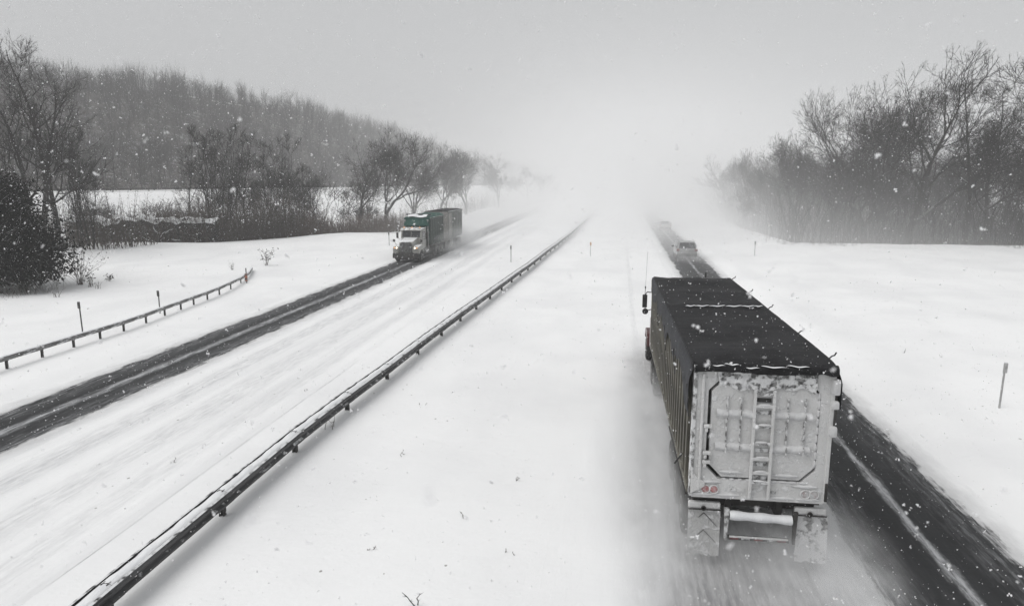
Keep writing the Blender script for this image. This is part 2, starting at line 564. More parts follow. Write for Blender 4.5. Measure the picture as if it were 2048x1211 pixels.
def splice():
    mb = MB()
    for sg in (1,):
        f = [(0.004, 0.339), (0.050, 0.329), (0.082, 0.287), (0.082, 0.243), (0.019, 0.193), (0.019, 0.147), (0.082, 0.097), (0.082, 0.053), (0.050, 0.008), (0.004, -0.004)]
        mb.prism([(0.15 + x, z) for x, z in f + [(x - 0.006, z) for x, z in reversed(f)]], 'y', -0.17, 0.17)
        for yy in (-0.11, 0.0, 0.11):
            for zz in (0.215, 0.125): mb.cyl((0.165, yy, zz), (0.185, yy, zz), 0.013, n=6)
    return mb.mesh('splice_plate', M['galv'])
root = empty('guardrail', (-8.45, 12.42, 0))
tag(root, 'long dark steel median guardrail with snow along its top', 'guardrail')
beam_me = [w_beam(1), w_beam(-1)]
cap_me = snow_ridge(0.138, 0.075)
post_me = MB().box((0, 0, 0.30), (0.012, 0.12, 0.86)).box((0.055, 0, 0.30), (0.10, 0.012, 0.86)).box((0.105, 0, 0.30), (0.012, 0.12, 0.86)).mesh('post', M['post'])
blk_me = MB().box((0, 0, 0.545), (0.27, 0.13, 0.27), 0.01).mesh('spacer_block', M['post'])
splice_me = splice()
pp = along(rail_pts, 3.70, 0.55, 170)
rx, ry = root.location.x, root.location.y
for i, (x, y) in enumerate(pp):
    z0 = float(height(x, y))
    if i < len(pp) - 1:
        nx, ny = pp[i + 1]
        ln = math.hypot(nx - x, ny - y); rz = math.atan2(-(nx - x), ny - y)
        dz = float(height(nx, ny)) - z0
        for me in beam_me + [cap_me]:
            o = link('snow_cap' if me is cap_me else 'rail', me, None, root)
            o.location = (x - rx, y - ry, z0 - 0.12 + (0.655 if me is cap_me else 0.415))
            o.rotation_euler = (math.atan2(dz, ln), 0, rz)
            o.scale = (1, ln + (0.0 if me is cap_me else 0.02), 1 if me is cap_me else 0.88)
    o = link('post', post_me, None, root, (x - rx - 0.05, y - ry, z0 - 0.12), rz)
    if y < 60: link('splice_plate', splice_me, None, root, (x - rx, y - ry, z0 + 0.295), rz).scale = (1, 1, 0.88)
    link('spacer_block', blk_me, None, root, (x - rx, y - ry, z0 - 0.116), rz)

# box beam rail on the far left shoulder, bending away and down at its end
lp = [(-23.5, 16.6), (-23.5, 18.5), (-23.52, 20.3), (-23.54, 22.1), (-23.56, 23.93), (-23.60, 25.75), (-23.66, 27.6), (-23.68, 29.3), (-23.72, 31.0), (-23.92, 33.0), (-24.2, 35.0), (-24.4, 36.8),
      (-24.6, 38.4), (-24.8, 40.2), (-25.1, 42.1), (-25.6, 44.4), (-26.4, 47.2), (-27.5, 50.4), (-28.9, 53.5)]
root = empty('guardrail', (lp[4][0], lp[4][1], 0))
tag(root, 'grey box beam guardrail on far shoulder curving away to its buried end', 'guardrail')
box_me = MB().prism([(-0.09, 0), (0.09, 0), (0.09, 0.18), (-0.09, 0.18)], 'y', 0, 1).mesh('rail', M['box_rail'])
cap2 = snow_ridge(0.088, 0.035)
lpost_me = MB().box((-0.03, 0, 0.24), (0.012, 0.09, 0.64)).box((0.0, 0, 0.24), (0.06, 0.010, 0.64)).box((0.03, 0, 0.24), (0.012, 0.09, 0.64)).box((0.0, 0, 0.57), (0.16, 0.10, 0.02)).mesh('post', M['post'])
def ltop(i): return 0.30 - (0.26 * max(0, i - 15) / 3.0)
for i, (x, y) in enumerate(lp):
    z0 = float(height(x, y)); drop = ltop(i)
    if i < len(lp) - 1:
        nx, ny = lp[i + 1]
        ln = math.hypot(nx - x, ny - y); rz = math.atan2(-(nx - x), ny - y)
        dz = float(height(nx, ny)) + ltop(i + 1) - z0 - drop
        for me in (box_me, cap2):
            o = link('rail' if me is box_me else 'snow_cap', me, None, root)
            o.location = (x - root.location.x, y - root.location.y, z0 + drop + (0.06 if me is box_me else 0.245))
            o.rotation_euler = (math.atan2(dz, ln), 0, rz); o.scale = (1, ln + 0.01, 1)
    if i < 17:
        link('post', lpost_me, None, root, (x - root.location.x, y - root.location.y, z0 - 0.22 - (0.30 - drop)), rz)

# thin guardrail and posts along the side road
root = empty('guardrail', (FP[0], FP[1], 5.15))
tag(root, 'thin distant guardrail along the side road below the wooded hill', 'guardrail')
fr = MB().prism([(-0.04, 0), (0.04, 0), (0.04, 0.34), (-0.04, 0.34)], 'y', 0, 1).mesh('rail', M['post'])
fp = MB().box((0, 0, 0.3), (0.12, 0.12, 1.0)).mesh('post', M['post'])
frz = math.atan2(-FU[0], FU[1])
for t_ in np.arange(-40, 200, 8.0):
    p = FP + FU * t_ - FN * 3.7; z_ = float(height(p[0], p[1])); q = FP + FU * (t_ + 8) - FN * 3.7
    o = link('rail', fr, None, root, (p[0] - FP[0], p[1] - FP[1], z_ - 5.15 + 0.45), frz)
    o.scale = (1, 8.02, 1); o.rotation_euler.x = math.atan2(float(height(q[0], q[1])) - z_, 8)
    link('post', fp, None, root, (p[0] - FP[0], p[1] - FP[1], z_ - 5.15), frz)

def delineator(x, y, h, label, stake, refl, lean=0.0, w=0.11):
    z0 = float(height(x, y))
    r = empty('marker_post', (x, y, z0))
    tag(r, label, 'marker post', 'snow stakes beside the highway')
    r.rotation_euler = (0, lean, 0)
    MB().box((0, 0, h / 2 - 0.2), (0.055, 0.035, h + 0.4), 0.006).build('stake', stake, r)
    MB().box((0, -0.03, h - 0.11), (w, 0.022, 0.32), 0.010).build('reflector', refl, r)
    MB().box((0, -0.012, h + 0.065), (w * 0.8, 0.05, 0.035), 0.012).build('snow_cap', M['snow_lump'], r)

delineator(-25.24, 30.1, 1.55, 'tall dark marker post leaning slightly behind the near end of left rail', M['stake'], M['stake'], -0.02, 0.15)
delineator(-24.9, 35.6, 1.25, 'dark marker post behind the left rail, farther from camera', M['stake'], M['stake'], 0.0, 0.15)
delineator(-8.74, 63.4, 1.50, 'dark marker post standing in the median beyond the guardrail', M['stake'], M['stake'], 0.0, 0.12)
delineator(-1.61, 70.0, 1.35, 'thin marker post with amber reflector between guardrail and outbound lanes', M['stake_pale'], M['amber'], 0.0, 0.15)
delineator(14.1, 69.4, 1.35, 'thin pale marker post on the right bank near the car', M['stake_pale'], M['stake_pale'], 0.0, 0.16)
delineator(12.7, 23.55, 1.45, 'pale grey marker post in the snow right of the loaded truck', M['stake_pale'], M['stake_pale'], 0.015, 0.13)
delineator(-7.8, 146.6, 1.5, 'faint marker post far up the median in blowing snow', M['stake'], M['amber'], 0.0, 0.2)
delineator(-24.7, 77.1, 1.5, 'dark marker post on the shoulder left of oncoming truck', M['stake'], M['stake'], 0.0, 0.14)

x, y = -26.0, 47.3
r = empty('marker', (x, y, float(height(x, y))))
tag(r, 'small orange and black hazard marker at the end of left guardrail', 'marker')
MB().box((0, 0, 0.5), (0.06, 0.05, 1.2), 0.006).build('stake', M['stake'], r)
MB().box((0.0, -0.04, 0.42), (0.20, 0.03, 0.55), 0.01).build('panel', M['orange'], r)
MB().box((0.0, -0.06, 0.30), (0.21, 0.02, 0.10), 0.004).box((0.0, -0.06, 0.62), (0.21, 0.02, 0.08), 0.004).build('stripe', M['stake'], r)

# ------------------------------------------------------------------ vehicle materials
M['crust'] = mat('snow_crusted_panel', (0.60, 0.60, 0.595), (0.68, 0.68, 0.68), 2.5, 0.8, 0, 0.15, 0.6, 34, frost=0.42, fscale=5, fcol=(0.76, 0.765, 0.77))
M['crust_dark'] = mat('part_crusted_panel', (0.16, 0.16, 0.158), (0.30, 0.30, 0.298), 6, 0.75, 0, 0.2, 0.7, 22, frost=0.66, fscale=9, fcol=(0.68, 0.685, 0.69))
M['crust_rough'] = mat('broken_snow_crust', (0.07, 0.07, 0.068), (0.34, 0.34, 0.34), 10, 0.8, 0, 0.2, 1.0, 18, frost=0.74, fscale=7, fcol=(0.72, 0.725, 0.73))
M['snow_rib'] = mat('driven_snow_on_rib', (0.66, 0.665, 0.67), (0.58, 0.58, 0.585), 7, 0.8, 0, 0.15, 0.5, 26)
M['gap'] = mat('dark_gap', (0.055, 0.054, 0.052), (0.03, 0.03, 0.03), 6, 0.8)
M['alu'] = mat('dirty_aluminium_side', (0.07, 0.065, 0.052), (0.03, 0.028, 0.024), 3, 0.6, 0.15, 0.35, 0.25, 30, frost=0.16, fscale=7, stretch=(1, 1, 0.3))
M['alu_rib'] = mat('dirty_aluminium_rib', (0.15, 0.142, 0.115), (0.05, 0.047, 0.039), 3, 0.55, 0.15, 0.4, 0.25, 30, frost=0.16, fscale=7, stretch=(1, 1, 0.3))
M['under'] = mat('dirty_underframe', (0.055, 0.052, 0.050), (0.028, 0.027, 0.026), 5, 0.75, frost=0.20, fscale=6, fcol=(0.36, 0.36, 0.36))
M['rubber'] = mat('dirty_tyre', (0.030, 0.030, 0.030), (0.055, 0.054, 0.052), 7, 0.85, 0, 0.2, 0.4, 40, frost=0.14, fscale=9, fcol=(0.45, 0.45, 0.45))
M['rim'] = mat('grimy_rim', (0.30, 0.30, 0.30), (0.14, 0.14, 0.14), 7, 0.5, 0.4, 0.4, frost=0.25)
M['flap'] = mat('snowy_mud_flap', (0.40, 0.40, 0.395), (0.52, 0.52, 0.52), 6, 0.8, 0, 0.2, 0.7, 20, frost=0.50, fscale=6, fcol=(0.64, 0.64, 0.645))
M['flap_r'] = mat('speckled_mud_flap', (0.10, 0.10, 0.10), (0.30, 0.30, 0.30), 7, 0.8, 0, 0.2, 0.7, 20, frost=0.75, fscale=5, fcol=(0.60, 0.60, 0.605))
M['lens_red'] = mat('frosted_red_lens', (0.36, 0.11, 0.11), (0.52, 0.36, 0.36), 18, 0.4, 0, 0.5, 0.3, 40, frost=0.35, fscale=24)
M['lens_frost'] = mat('snowed_lens', (0.42, 0.36, 0.36), (0.5, 0.5, 0.5), 12, 0.6, 0, 0.3, 0.3, 40, frost=0.5, fscale=16)
M['red_paint'] = mat('dull_red_paint', (0.085, 0.02, 0.02), (0.055, 0.018, 0.018), 4, 0.4, 0, 0.5, 0.1, 30, frost=0.2, coat=0.3)
M['red_tape'] = mat('red_reflective_tape', (0.20, 0.04, 0.04), (0.12, 0.03, 0.03), 8, 0.5, frost=0.2)
M['black'] = mat('black_plastic', (0.02, 0.02, 0.021), (0.035, 0.035, 0.036), 6, 0.5, frost=0.1)

def tarp_material(name, c1, c2):
    k = NT(name)
    tc = k.n('ShaderNodeTexCoord').outputs['Object']
    a = k.noise(k.scaled(tc, (1.2, 0.5, 1.0)), 1.6, 5, 0.6)
    b = k.noise(k.scaled(tc, (0.35, 2.2, 1.0)), 1.8, 5, 0.6)
    sp = k.noise(tc, 42.0, 2.0, 0.5)
    col = k.mix(k.ss(a, 0.3, 0.7), c1, c2)
    dust = k.math('MULTIPLY', k.ss(sp, 0.69, 0.76), 0.5)                 # settled flakes
    col = k.mix(dust, col, (0.70, 0.71, 0.72))
    n = k.bump(k.math('ADD', k.math('MULTIPLY', b, 0.7), k.math('MULTIPLY', a, 0.5)), 0.55, 0.10)
    k.bsdf(col, 0.75, 0, 0.15, n)
    return k.m
M['tarp'] = tarp_material('black_mesh_tarp', (0.012, 0.012, 0.013), (0.024, 0.024, 0.026))
M['tarp_green'] = tarp_material('green_tarp', (0.012, 0.055, 0.044), (0.020, 0.075, 0.060))

M['tarp_drape_lit'] = tarp_material('skylit_grey_tarp_drape', (0.050, 0.052, 0.058), (0.030, 0.031, 0.034))  # paler than the tarp: sky light on its hanging sides put into colour
tyre_me = {}
def wheel(parent, x, y, r, w, out, n=28):
    """tyre with a rim; out = +1 / -1 side the rim faces"""
    key = (round(r, 2), round(w, 2), out)
    if key not in tyre_me:
        h = w / 2
        t = MB().lathe([(-h, r * 0.55), (-h, r * 0.86), (-h * 0.85, r * 0.96), (-h * 0.5, r), (0, r * 0.985), (h * 0.5, r), (h * 0.85, r * 0.96), (h, r * 0.86), (h, r * 0.55)], 'x', n).mesh('wheel', M['rubber'], True)
        q = MB().lathe([(out * h * 0.6, r * 0.54), (out * h * 1.03, r * 0.53), (out * h * 1.0, r * 0.44), (out * h * 0.55, r * 0.38), (out * h * 0.5, r * 0.22), (out * h * 1.0, r * 0.20), (out * h * 1.12, r * 0.14)], 'x', 20).mesh('rim', M['rim'], True)
        tyre_me[key] = (t, q)
    t, q = tyre_me[key]
    o = link('wheel', t, None, parent, (x, y, r))
    link('rim', q, None, o)
    return o

# ------------------------------------------------------------------ loaded trailer seen from behind
T = empty('trailer', (2.945, 13.0, 0.0))
tag(T, 'large dump trailer under black tarp with snow crusted tailgate, driving away', 'trailer')
hw, zb, zt, LEN = 1.22, 1.48, 4.06, 12.45

# tailgate frame with an eight-sided opening, door panel set in it
outer = [(-hw, 2.1), (-hw, 3.66), (-hw, zt), (hw, zt), (hw, 3.66), (hw, 2.1), (hw, 1.52), (-hw, 1.52)]
inner = [(-0.985, 2.12), (-0.985, 3.62), (-0.76, 3.86), (0.80, 3.86), (1.03, 3.62), (1.03, 2.12), (0.77, 1.86), (-0.73, 1.86)]
gate = MB().ring(outer, inner, 0.0, 0.16).build('tailgate', M['crust'], T)
cx_, cz_ = 0.022, 2.86
door = [(cx_ + 0.016 + (p[0] - cx_) * 0.950, cz_ + 0.010 + (p[1] - cz_) * 0.964) for p in inner]
MB().prism(door, 'y', 0.015, 0.15, 0.012).build('door_panel', M['crust'], gate)
MB().box((0.02, 0.17, 2.86), (2.2, 0.02, 2.2)).build('backing', M['gap'], gate)
for zz in (3.17, 2.51):
    for x0, x1 in ((-0.82, -0.17), (0.23, 0.90)):
        def fn(u, v, x0=x0, x1=x1, zz=zz):
            a = math.pi * v
            lump = 1 + 0.16 * math.sin(u * 11 + zz * 7) + 0.10 * math.sin(u * 29 + zz)
            return (x0 + (x1 - x0) * u, 0.02 - 0.070 * math.sin(a) ** 0.8 * lump, zz - 0.085 + 0.17 * v + 0.01 * math.sin(u * 17))
        MB().grid(fn, 16, 8).build('cross_rib', M['snow_rib'], gate, smooth=True)
for xx in (-0.63, -0.38, 0.46, 0.77):
    m = MB()
    for z0_, z1_ in ((2.44, 2.47), (2.62, 3.07), (3.27, 3.52)):
        m.box((xx, -0.005, (z0_ + z1_) / 2), (0.030, 0.05, z1_ - z0_), 0.008)
    m.box((xx, -0.075, 3.17), (0.02, 0.03, 0.18), 0.006).box((xx, -0.075, 2.51), (0.02, 0.03, 0.18), 0.006)
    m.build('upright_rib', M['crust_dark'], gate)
lad = MB().box((-0.145, -0.055, 2.60), (0.050, 0.07, 2.16), 0.008).build('ladder', M['crust'], gate)
MB().box((0.195, -0.055, 2.60), (0.050, 0.07, 2.16), 0.008).build('ladder_rail', M['crust'], lad)
for zz in (3.59, 3.36, 2.97, 2.63, 2.33, 2.05, 1.86):
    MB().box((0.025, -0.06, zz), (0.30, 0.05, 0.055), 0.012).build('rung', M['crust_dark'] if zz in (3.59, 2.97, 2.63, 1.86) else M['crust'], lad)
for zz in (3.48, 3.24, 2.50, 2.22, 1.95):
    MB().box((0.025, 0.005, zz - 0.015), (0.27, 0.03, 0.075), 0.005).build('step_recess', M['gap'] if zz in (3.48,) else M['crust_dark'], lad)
# driven snow packed into the seam and lying on rungs and sill
def lump(x, z, lx, lz, y=-0.03, d=0.07, sd=0.0, name='snow_lump', par=None):
    def fn(u, v):
        th = 2 * math.pi * u; ph = math.pi * (v - 0.5)
        k_ = 1 + 0.25 * mnoise.noise(Vector((3 * math.cos(th) * math.cos(ph) + sd, 3 * math.sin(th) * math.cos(ph), 3 * math.sin(ph) + x * 7)))
        return (x + lx * math.cos(th) * math.cos(ph) * k_, y + d * math.sin(ph) * k_, z + lz * math.sin(th) * math.cos(ph) * k_)
    MB().grid(fn, 16, 8).build(name, M['snow_rib'], par or gate, smooth=True)
for i in range(9): lump(1.005 + 0.006 * math.sin(i * 2.0), 2.25 + 0.165 * i, 0.030, 0.085 + 0.02 * math.sin(i * 3.1), 0.02, 0.04, i)
for i in range(5): lump(0.10 + 0.18 * i, 1.865, 0.10, 0.022, 0.02, 0.04, i + 20)
for i in range(4): lump(-0.62 + 0.15 * i, 1.865, 0.05, 0.018, 0.03, 0.04, i + 25)
for i, zz in enumerate((3.39, 3.00, 2.66, 2.36, 2.08, 1.89)): lump(0.03 + 0.03 * math.sin(i * 2.3), zz, 0.12, 0.024, -0.065, 0.03, i + 40, par=lad)
for i, (x_, z_) in enumerate(((-0.5, 2.02), (0.5, 2.00), (0.05, 1.83), (-0.9, 1.80), (0.86, 1.80), (-0.55, 1.545), (0.45, 1.545), (0.95, 1.545), (-1.0, 1.545))): lump(x_, z_, 0.24, 0.035, -0.005, 0.03, i + 60)
for i in range(0): lump(-0.86 + 0.155 * i, 3.70 + 0.05 * math.sin(i * 2.7), 0.085, 0.05 + 0.02 * math.sin(i), -0.06, 0.04, i + 80)
# side posts, gussets, latches
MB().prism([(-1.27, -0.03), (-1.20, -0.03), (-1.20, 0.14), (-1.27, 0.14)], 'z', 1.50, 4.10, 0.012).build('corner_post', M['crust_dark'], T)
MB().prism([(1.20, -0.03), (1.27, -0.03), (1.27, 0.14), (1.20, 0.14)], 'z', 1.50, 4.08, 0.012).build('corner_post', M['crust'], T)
MB().box((-1.09, -0.04, 2.80), (0.05, 0.05, 2.30), 0.015).build('hinge_post', M['crust'], gate)
for zz in (2.93, 2.40, 2.22):
    MB().box((-0.975, -0.05, zz), (0.15, 0.09, 0.06), 0.012).box((-1.00, -0.075, zz - 0.07), (0.05, 0.05, 0.07), 0.01).build('latch', M['crust'], gate)
MB().prism([(-1.24, 1.56), (-0.98, 1.72), (-0.98, 1.80), (-1.24, 1.98)], 'y', -0.06, -0.002, 0.008).build('gusset', M['crust'], gate)
for zz, hh in ((3.78, 0.30), (2.93, 0.20), (3.44, 0.16)):
    MB().box((1.27, -0.05, zz), (0.13, 0.14, hh), 0.045).build('snow_lump', M['snow_rib'], gate, smooth=True)
MB().tube([(1.29, -0.03, 3.6), (1.30, -0.05, 3.2), (1.27, -0.06, 3.05)], 0.013).build('chain', M['under'], gate)
MB().box((1.24, -0.035, 1.72), (0.05, 0.05, 0.36), 0.01).build('latch_arm', M['under'], gate)
# tail lights in the sill
for xx, lit in ((-0.96, 1), (-0.80, 1), (0.88, 0), (1.04, 0)):
    h = MB().lathe([(0.0, 0.095), (-0.028, 0.095), (-0.036, 0.088), (-0.032, 0.074), (-0.012, 0.072)], 'y', 24, (xx, 0, 1.655)).build('tail_light', M['crust'], gate, smooth=True)
    MB().lathe([(-0.008, 0.070), (-0.022, 0.068), (-0.032, 0.03)], 'y', 20, (xx, 0, 1.655)).build('lens', M['lens_red'] if lit else M['lens_frost'], h, smooth=True)
for xx in (-0.44, -0.06, 0.30):
    MB().box((xx, -0.010, 1.66), (0.09, 0.025, 0.05), 0.008).build('marker_light', M['crust_dark'], gate)
MB().box((-0.30, -0.010, 1.66), (0.14, 0.02, 0.07), 0.006).build('number_plate', M['crust'], gate)
MB().box((0.0, 0.09, 1.50), (2.44, 0.20, 0.06), 0.015).build('sill', M['crust'], T)
# sides
for sx in (-1, 1):
    MB().box((sx * hw, 6.3, 2.78), (0.03, LEN - 0.35, 2.50)).build('side_panel', M['alu'], T)
    MB().box((sx * (hw + 0.03), 6.3, 3.98), (0.12, LEN - 0.30, 0.12), 0.02).build('top_rail', M['alu_rib'], T)
    MB().box((sx * (hw + 0.02), 6.3, 1.52), (0.10, LEN - 0.30, 0.14), 0.02).build('bottom_rail', M['alu_rib'], T)
    rib_me = MB().prism([(0, 1.60), (sx * 0.075, 1.74), (sx * 0.075, 3.86), (0, 3.92)], 'y', -0.075, 0.075, 0.008)
    for v in rib_me.bm.verts: pass
    rib_me = rib_me.mesh('side_rib', M['alu_rib'])
    for k_ in range(25):
        link('side_rib', rib_me, None, T, (sx * (hw + 0.016), 0.42 + k_ * 0.487, 0))
MB().box((0, 12.45, 2.75), (2.44, 0.08, 2.5)).build('front_wall', M['alu'], T)
MB().box((0, 6.2, 1.44), (2.36, 12.2, 0.08)).build('floor', M['under'], T)
for sx in (-1, 1):
    MB().box((sx * 0.48, 6.0, 1.22), (0.12, 11.6, 0.34), 0.01).build('chassis_beam', M['under'], T)
MB().box((0, 0.35, 1.30), (2.30, 0.14, 0.20), 0.02).build('rear_crossmember', M['under'], T)
# axles, wheels
for yy in (1.45, 2.80, 4.15):
    MB().cyl((-1.1, yy, 0.52), (1.1, yy, 0.52), 0.075, n=12).build('axle', M['under'], T)
    for sx in (-1, 1):
        wheel(T, sx * 1.09, yy, 0.52, 0.27, sx)
        wheel(T, sx * 0.77, yy, 0.52, 0.27, -sx)
for sx in (-1, 1):
    MB().box((sx * 0.93, 2.8, 1.16), (0.62, 4.0, 0.03), 0.01).build('wheel_guard', M['under'], T)
# mud flaps with moulded chevrons
def flap(cx0, cx1, z0, z1, yy, m, chev):
    def fn(u, v):
        return (cx0 + (cx1 - cx0) * u + 0.01 * v, yy + 0.05 * (1 - v) * math.sin(u * 3.1) - 0.10 * (1 - v), z0 + (z1 - z0) * v + (0.015 * math.sin(u * 21) + 0.008 * math.sin(u * 47)) * (1 - v) ** 6)
    mb = MB().grid(fn, 20, 14)
    bmesh.ops.recalc_face_normals(mb.bm, faces=mb.bm.faces[:])
    r_ = bmesh.ops.extrude_face_region(mb.bm, geom=mb.bm.faces[:])
    for v in r_['geom']:
        if isinstance(v, bmesh.types.BMVert): v.co.y += 0.018
    f = mb.build('mud_flap', m, T, smooth=True)
    if chev:
        c_ = (cx0 + cx1) / 2
        for zc, sp_ in ((z0 + 0.52, 0.24), (z0 + 0.86, 0.26)):
            mm = MB()
            for sgn in (-1, 1):
                if zc > z0 + 0.8 and sgn < 0: hi = 0.10
                else: hi = sp_
                y_at = lambda zz: yy - 0.10 * (1 - (zz - z0) / (z1 - z0)) - 0.004
                mm.cyl((c_, y_at(zc), zc), (c_ + sgn * hi, y_at(zc - hi), zc - hi), 0.008, 0.004, 6)
            mm.build('chevron_ridge', M['gap'], f)
    return f
flap(-1.25, -0.64, 0.24, 1.18, 0.12, M['flap'], True)
flap(0.78, 1.36, 0.24, 1.19, 0.12, M['flap_r'], False)
for c0, c1 in ((-1.25, -0.64), (0.74, 1.32)):
    h = MB().box(((c0 + c1) / 2, 0.12, 1.27), (c1 - c0, 0.10, 0.13), 0.03).build('flap_hanger', M['crust'], T)
    MB().cyl((c0, 0.05, 1.195), (c1, 0.05, 1.195), 0.014, n=8).build('hanger_rod', M['under'], h)
    MB().lathe([(-0.012, 0.05), (0.012, 0.05), (0.012, 0.03), (-0.012, 0.03)], 'y', 14, ((c0 + c1) / 2 - 0.02, 0.03, 1.23)).build('hook', M['under'], h)
# rear bumper: snow filled cross tube, side arms, lower guard bar
def bfn(u, v):
    a = 2 * math.pi * v
    k_ = 0.085 * (1 + 0.10 * math.sin(u * 15))
    return (-0.48 + 1.16 * u, 0.02 + k_ * 1.1 * math.cos(a), 1.13 - 0.035 * u + k_ * math.sin(a))
MB().grid(bfn, 24, 12).build('bumper', M['snow_lump'], T, smooth=True)
for xx in (-0.53, 0.74):
    MB().prism([(xx - 0.05, 1.26), (xx + 0.05, 1.26), (xx + 0.04, 1.0), (xx + 0.025, 0.60), (xx - 0.02, 0.60), (xx - 0.03, 1.0)], 'y', 0.0, 0.07, 0.006).build('bumper_arm', M['crust_dark'] if xx < 0 else M['under'], T)
bar = MB().box((0.09, 0.06, 0.65), (1.14, 0.09, 0.07), 0.012).build('guard_bar', M['under'], T)
MB().box((0.09, 0.010, 0.692), (1.10, 0.06, 0.018), 0.006).build('snow_cap', M['crust'], bar)
for xx, mm in ((-0.15, 'crust_dark'), (0.09, 'red_tape'), (0.33, 'crust_dark'), (0.52, 'red_tape'), (-0.36, 'red_tape')):
    MB().box((xx, 0.012, 0.655), (0.16, 0.006, 0.045)).build('reflective_strip', M[mm], bar)

# tarp: sagging between its bows, hanging down both sides, rolled over at front and rear
TL = 12.75
def tarp_fn(u, v):
    y = -0.06 + u * TL
    bows = 2.42
    ph = (y - 0.9) / bows
    sag = -0.085 * abs(math.sin(math.pi * ph)) ** 1.2
    fold = 0.075 * math.exp(-((y - 5.8) / 0.16) ** 2) - 0.03 * math.exp(-((y - 5.45) / 0.2) ** 2)
    hem = 0.56 + 0.10 * math.sin(y * 2.6) + 0.05 * math.sin(y * 6.1 + 1) + 0.32 * math.exp(-((y - 0.1) / 0.8) ** 2) + 0.22 * math.exp(-((y - 5.6) / 0.5) ** 2)
    fr = max(0.0, (y - 11.5) / 1.2)
    front = -0.55 * fr ** 2.2
    rear = -0.14 * math.exp(-(y + 0.06) / 0.14)
    nz = mnoise.noise(Vector((v * 5.0, y * 1.3, 2.0)))
    n2 = mnoise.noise(Vector((v * 16.0, y * 2.6, 5.0)))
    E_ = 1.285
    if v < 0.22:
        q = v / 0.22
        x = -E_ - 0.085 * min(1, (1 - q) * 4) + 0.035 * nz * (1 - q)
        z = 4.19 - hem * (1 - q)
    elif v > 0.78:
        q = (1 - v) / 0.22
        x = E_ + 0.085 * min(1, (1 - q) * 4) + 0.03 * nz * (1 - q)
        z = 4.19 - hem * 0.8 * (1 - q)
    else:
        q = (v - 0.22) / 0.56
        x = -E_ + 2 * E_ * q
        mid = 1 - (2 * q - 1) ** 4
        z = 4.19 + 0.04 * mid + (sag + fold * (0.4 + 0.6 * q)) * mid + 0.035 * nz * mid + 0.014 * n2 * mid
    rr = 1 - 0.16 * max(0, fr) ** 2
    return (x * rr, y, z + front + rear)
MB().grid(lambda u, v: tarp_fn(u, 0.20 + 0.60 * v), 150, 40).build('tarp', M['tarp'], T, smooth=True)
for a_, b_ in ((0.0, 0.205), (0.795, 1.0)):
    MB().grid(lambda u, v: tarp_fn(u, a_ + (b_ - a_) * v), 150, 8).build('tarp_drape_lit', M['tarp_drape_lit'], T, smooth=True)
def roll_fn(u, v):
    a = 2 * math.pi * v
    x = -1.27 + 2.54 * u
    k_ = 0.105 + 0.030 * mnoise.noise(Vector((u * 14, v * 3, 1.0)))
    return (x, -0.05 + k_ * math.cos(a), 4.09 + 0.02 * math.sin(u * 9) - 0.03 * abs(u - 0.5) + k_ * math.sin(a))
MB().grid(roll_fn, 60, 12).build('tarp_roll', M['tarp'], T, smooth=True)
def tf_fn(u, v):                      # torn flap of tarp frozen over the top of the tailgate
    x = -0.80 + 1.72 * u + (0.10 * (u - 0.5)) * v
    bot = 3.67 + 0.035 * math.sin(u * 23) + 0.03 * math.sin(u * 9 + 1)
    z = bot + (4.07 - bot) * v
    return (x, -0.035 - 0.045 * mnoise.noise(Vector((u * 9, v * 3, 0.5))) - 0.02 * mnoise.noise(Vector((u * 26, v * 9, 3.5))), z)
MB().grid(tf_fn, 60, 14).build('tarp_flap', M['crust_rough'], T, smooth=True)
# snow caught in the folds
def sliver(x, y, z, ln, w, ang, name='snow_streak'):
    def fn(u, v):
        a = 2 * math.pi * v
        r_ = w * math.sin(math.pi * min(max(u, 0.001), 0.999)) ** 0.7
        l_ = (u - 0.5) * ln
        return (x + l_ * math.cos(ang) + r_ * math.cos(a) * math.sin(ang), y + l_ * math.sin(ang) + r_ * math.cos(a) * math.cos(ang), z + 0.35 * r_ * math.sin(a) + 0.01 * math.sin(u * 9))
    return MB().grid(fn, 10, 6).build(name, M['snow_lump'], T, smooth=True)
for i, (x, ln) in enumerate(((-0.72, 0.30), (-0.42, 0.42), (-0.02, 0.50), (0.40, 0.50), (0.76, 0.38), (1.02, 0.26))):
    sliver(x, 5.58 + 0.015 * i, 4.235 + 0.004 * i, ln, 0.045, 0.28)
for i, (x, ln) in enumerate(((-0.90, 0.34), (-0.62, 0.28), (-0.30, 0.36), (0.10, 0.5), (0.55, 0.4))):
    sliver(x, -0.14, 4.14 + 0.03 * math.sin(i * 2.1), ln, 0.03, -0.15)
# bow ends that stick up along the right edge
for yy in (0.62, 2.85, 5.85, 8.5, 11.4):
    MB().tube([(1.30, yy, 4.14), (1.36, yy, 4.20), (1.41, yy + 0.02, 4.21), (1.44, yy + 0.02, 4.27)], 0.014, 6).build('tarp_hook', M['black'], T)
MB().tube([(0.55, 12.2, 4.1), (0.55, 12.2, 4.28)], 0.025, 6).build('tarp_hook', M['black'], T)
# loose straps down the left side
for yy, z1 in ((0.10, 3.05), (0.62, 3.2), (2.9, 3.1), (5.6, 3.0), (8.4, 3.1)):
    MB().tube([(-1.38, yy, 3.7), (-1.36, yy - 0.03, 3.4), (-1.325, yy + 0.02, z1)], 0.013, 5).build('strap', M['black'], T)
MB().tube([(-1.30, 0.9, 2.0), (-1.42, 0.86, 1.85), (-1.47, 0.84, 1.78)], 0.016, 6).build('crank_handle', M['black'], T)

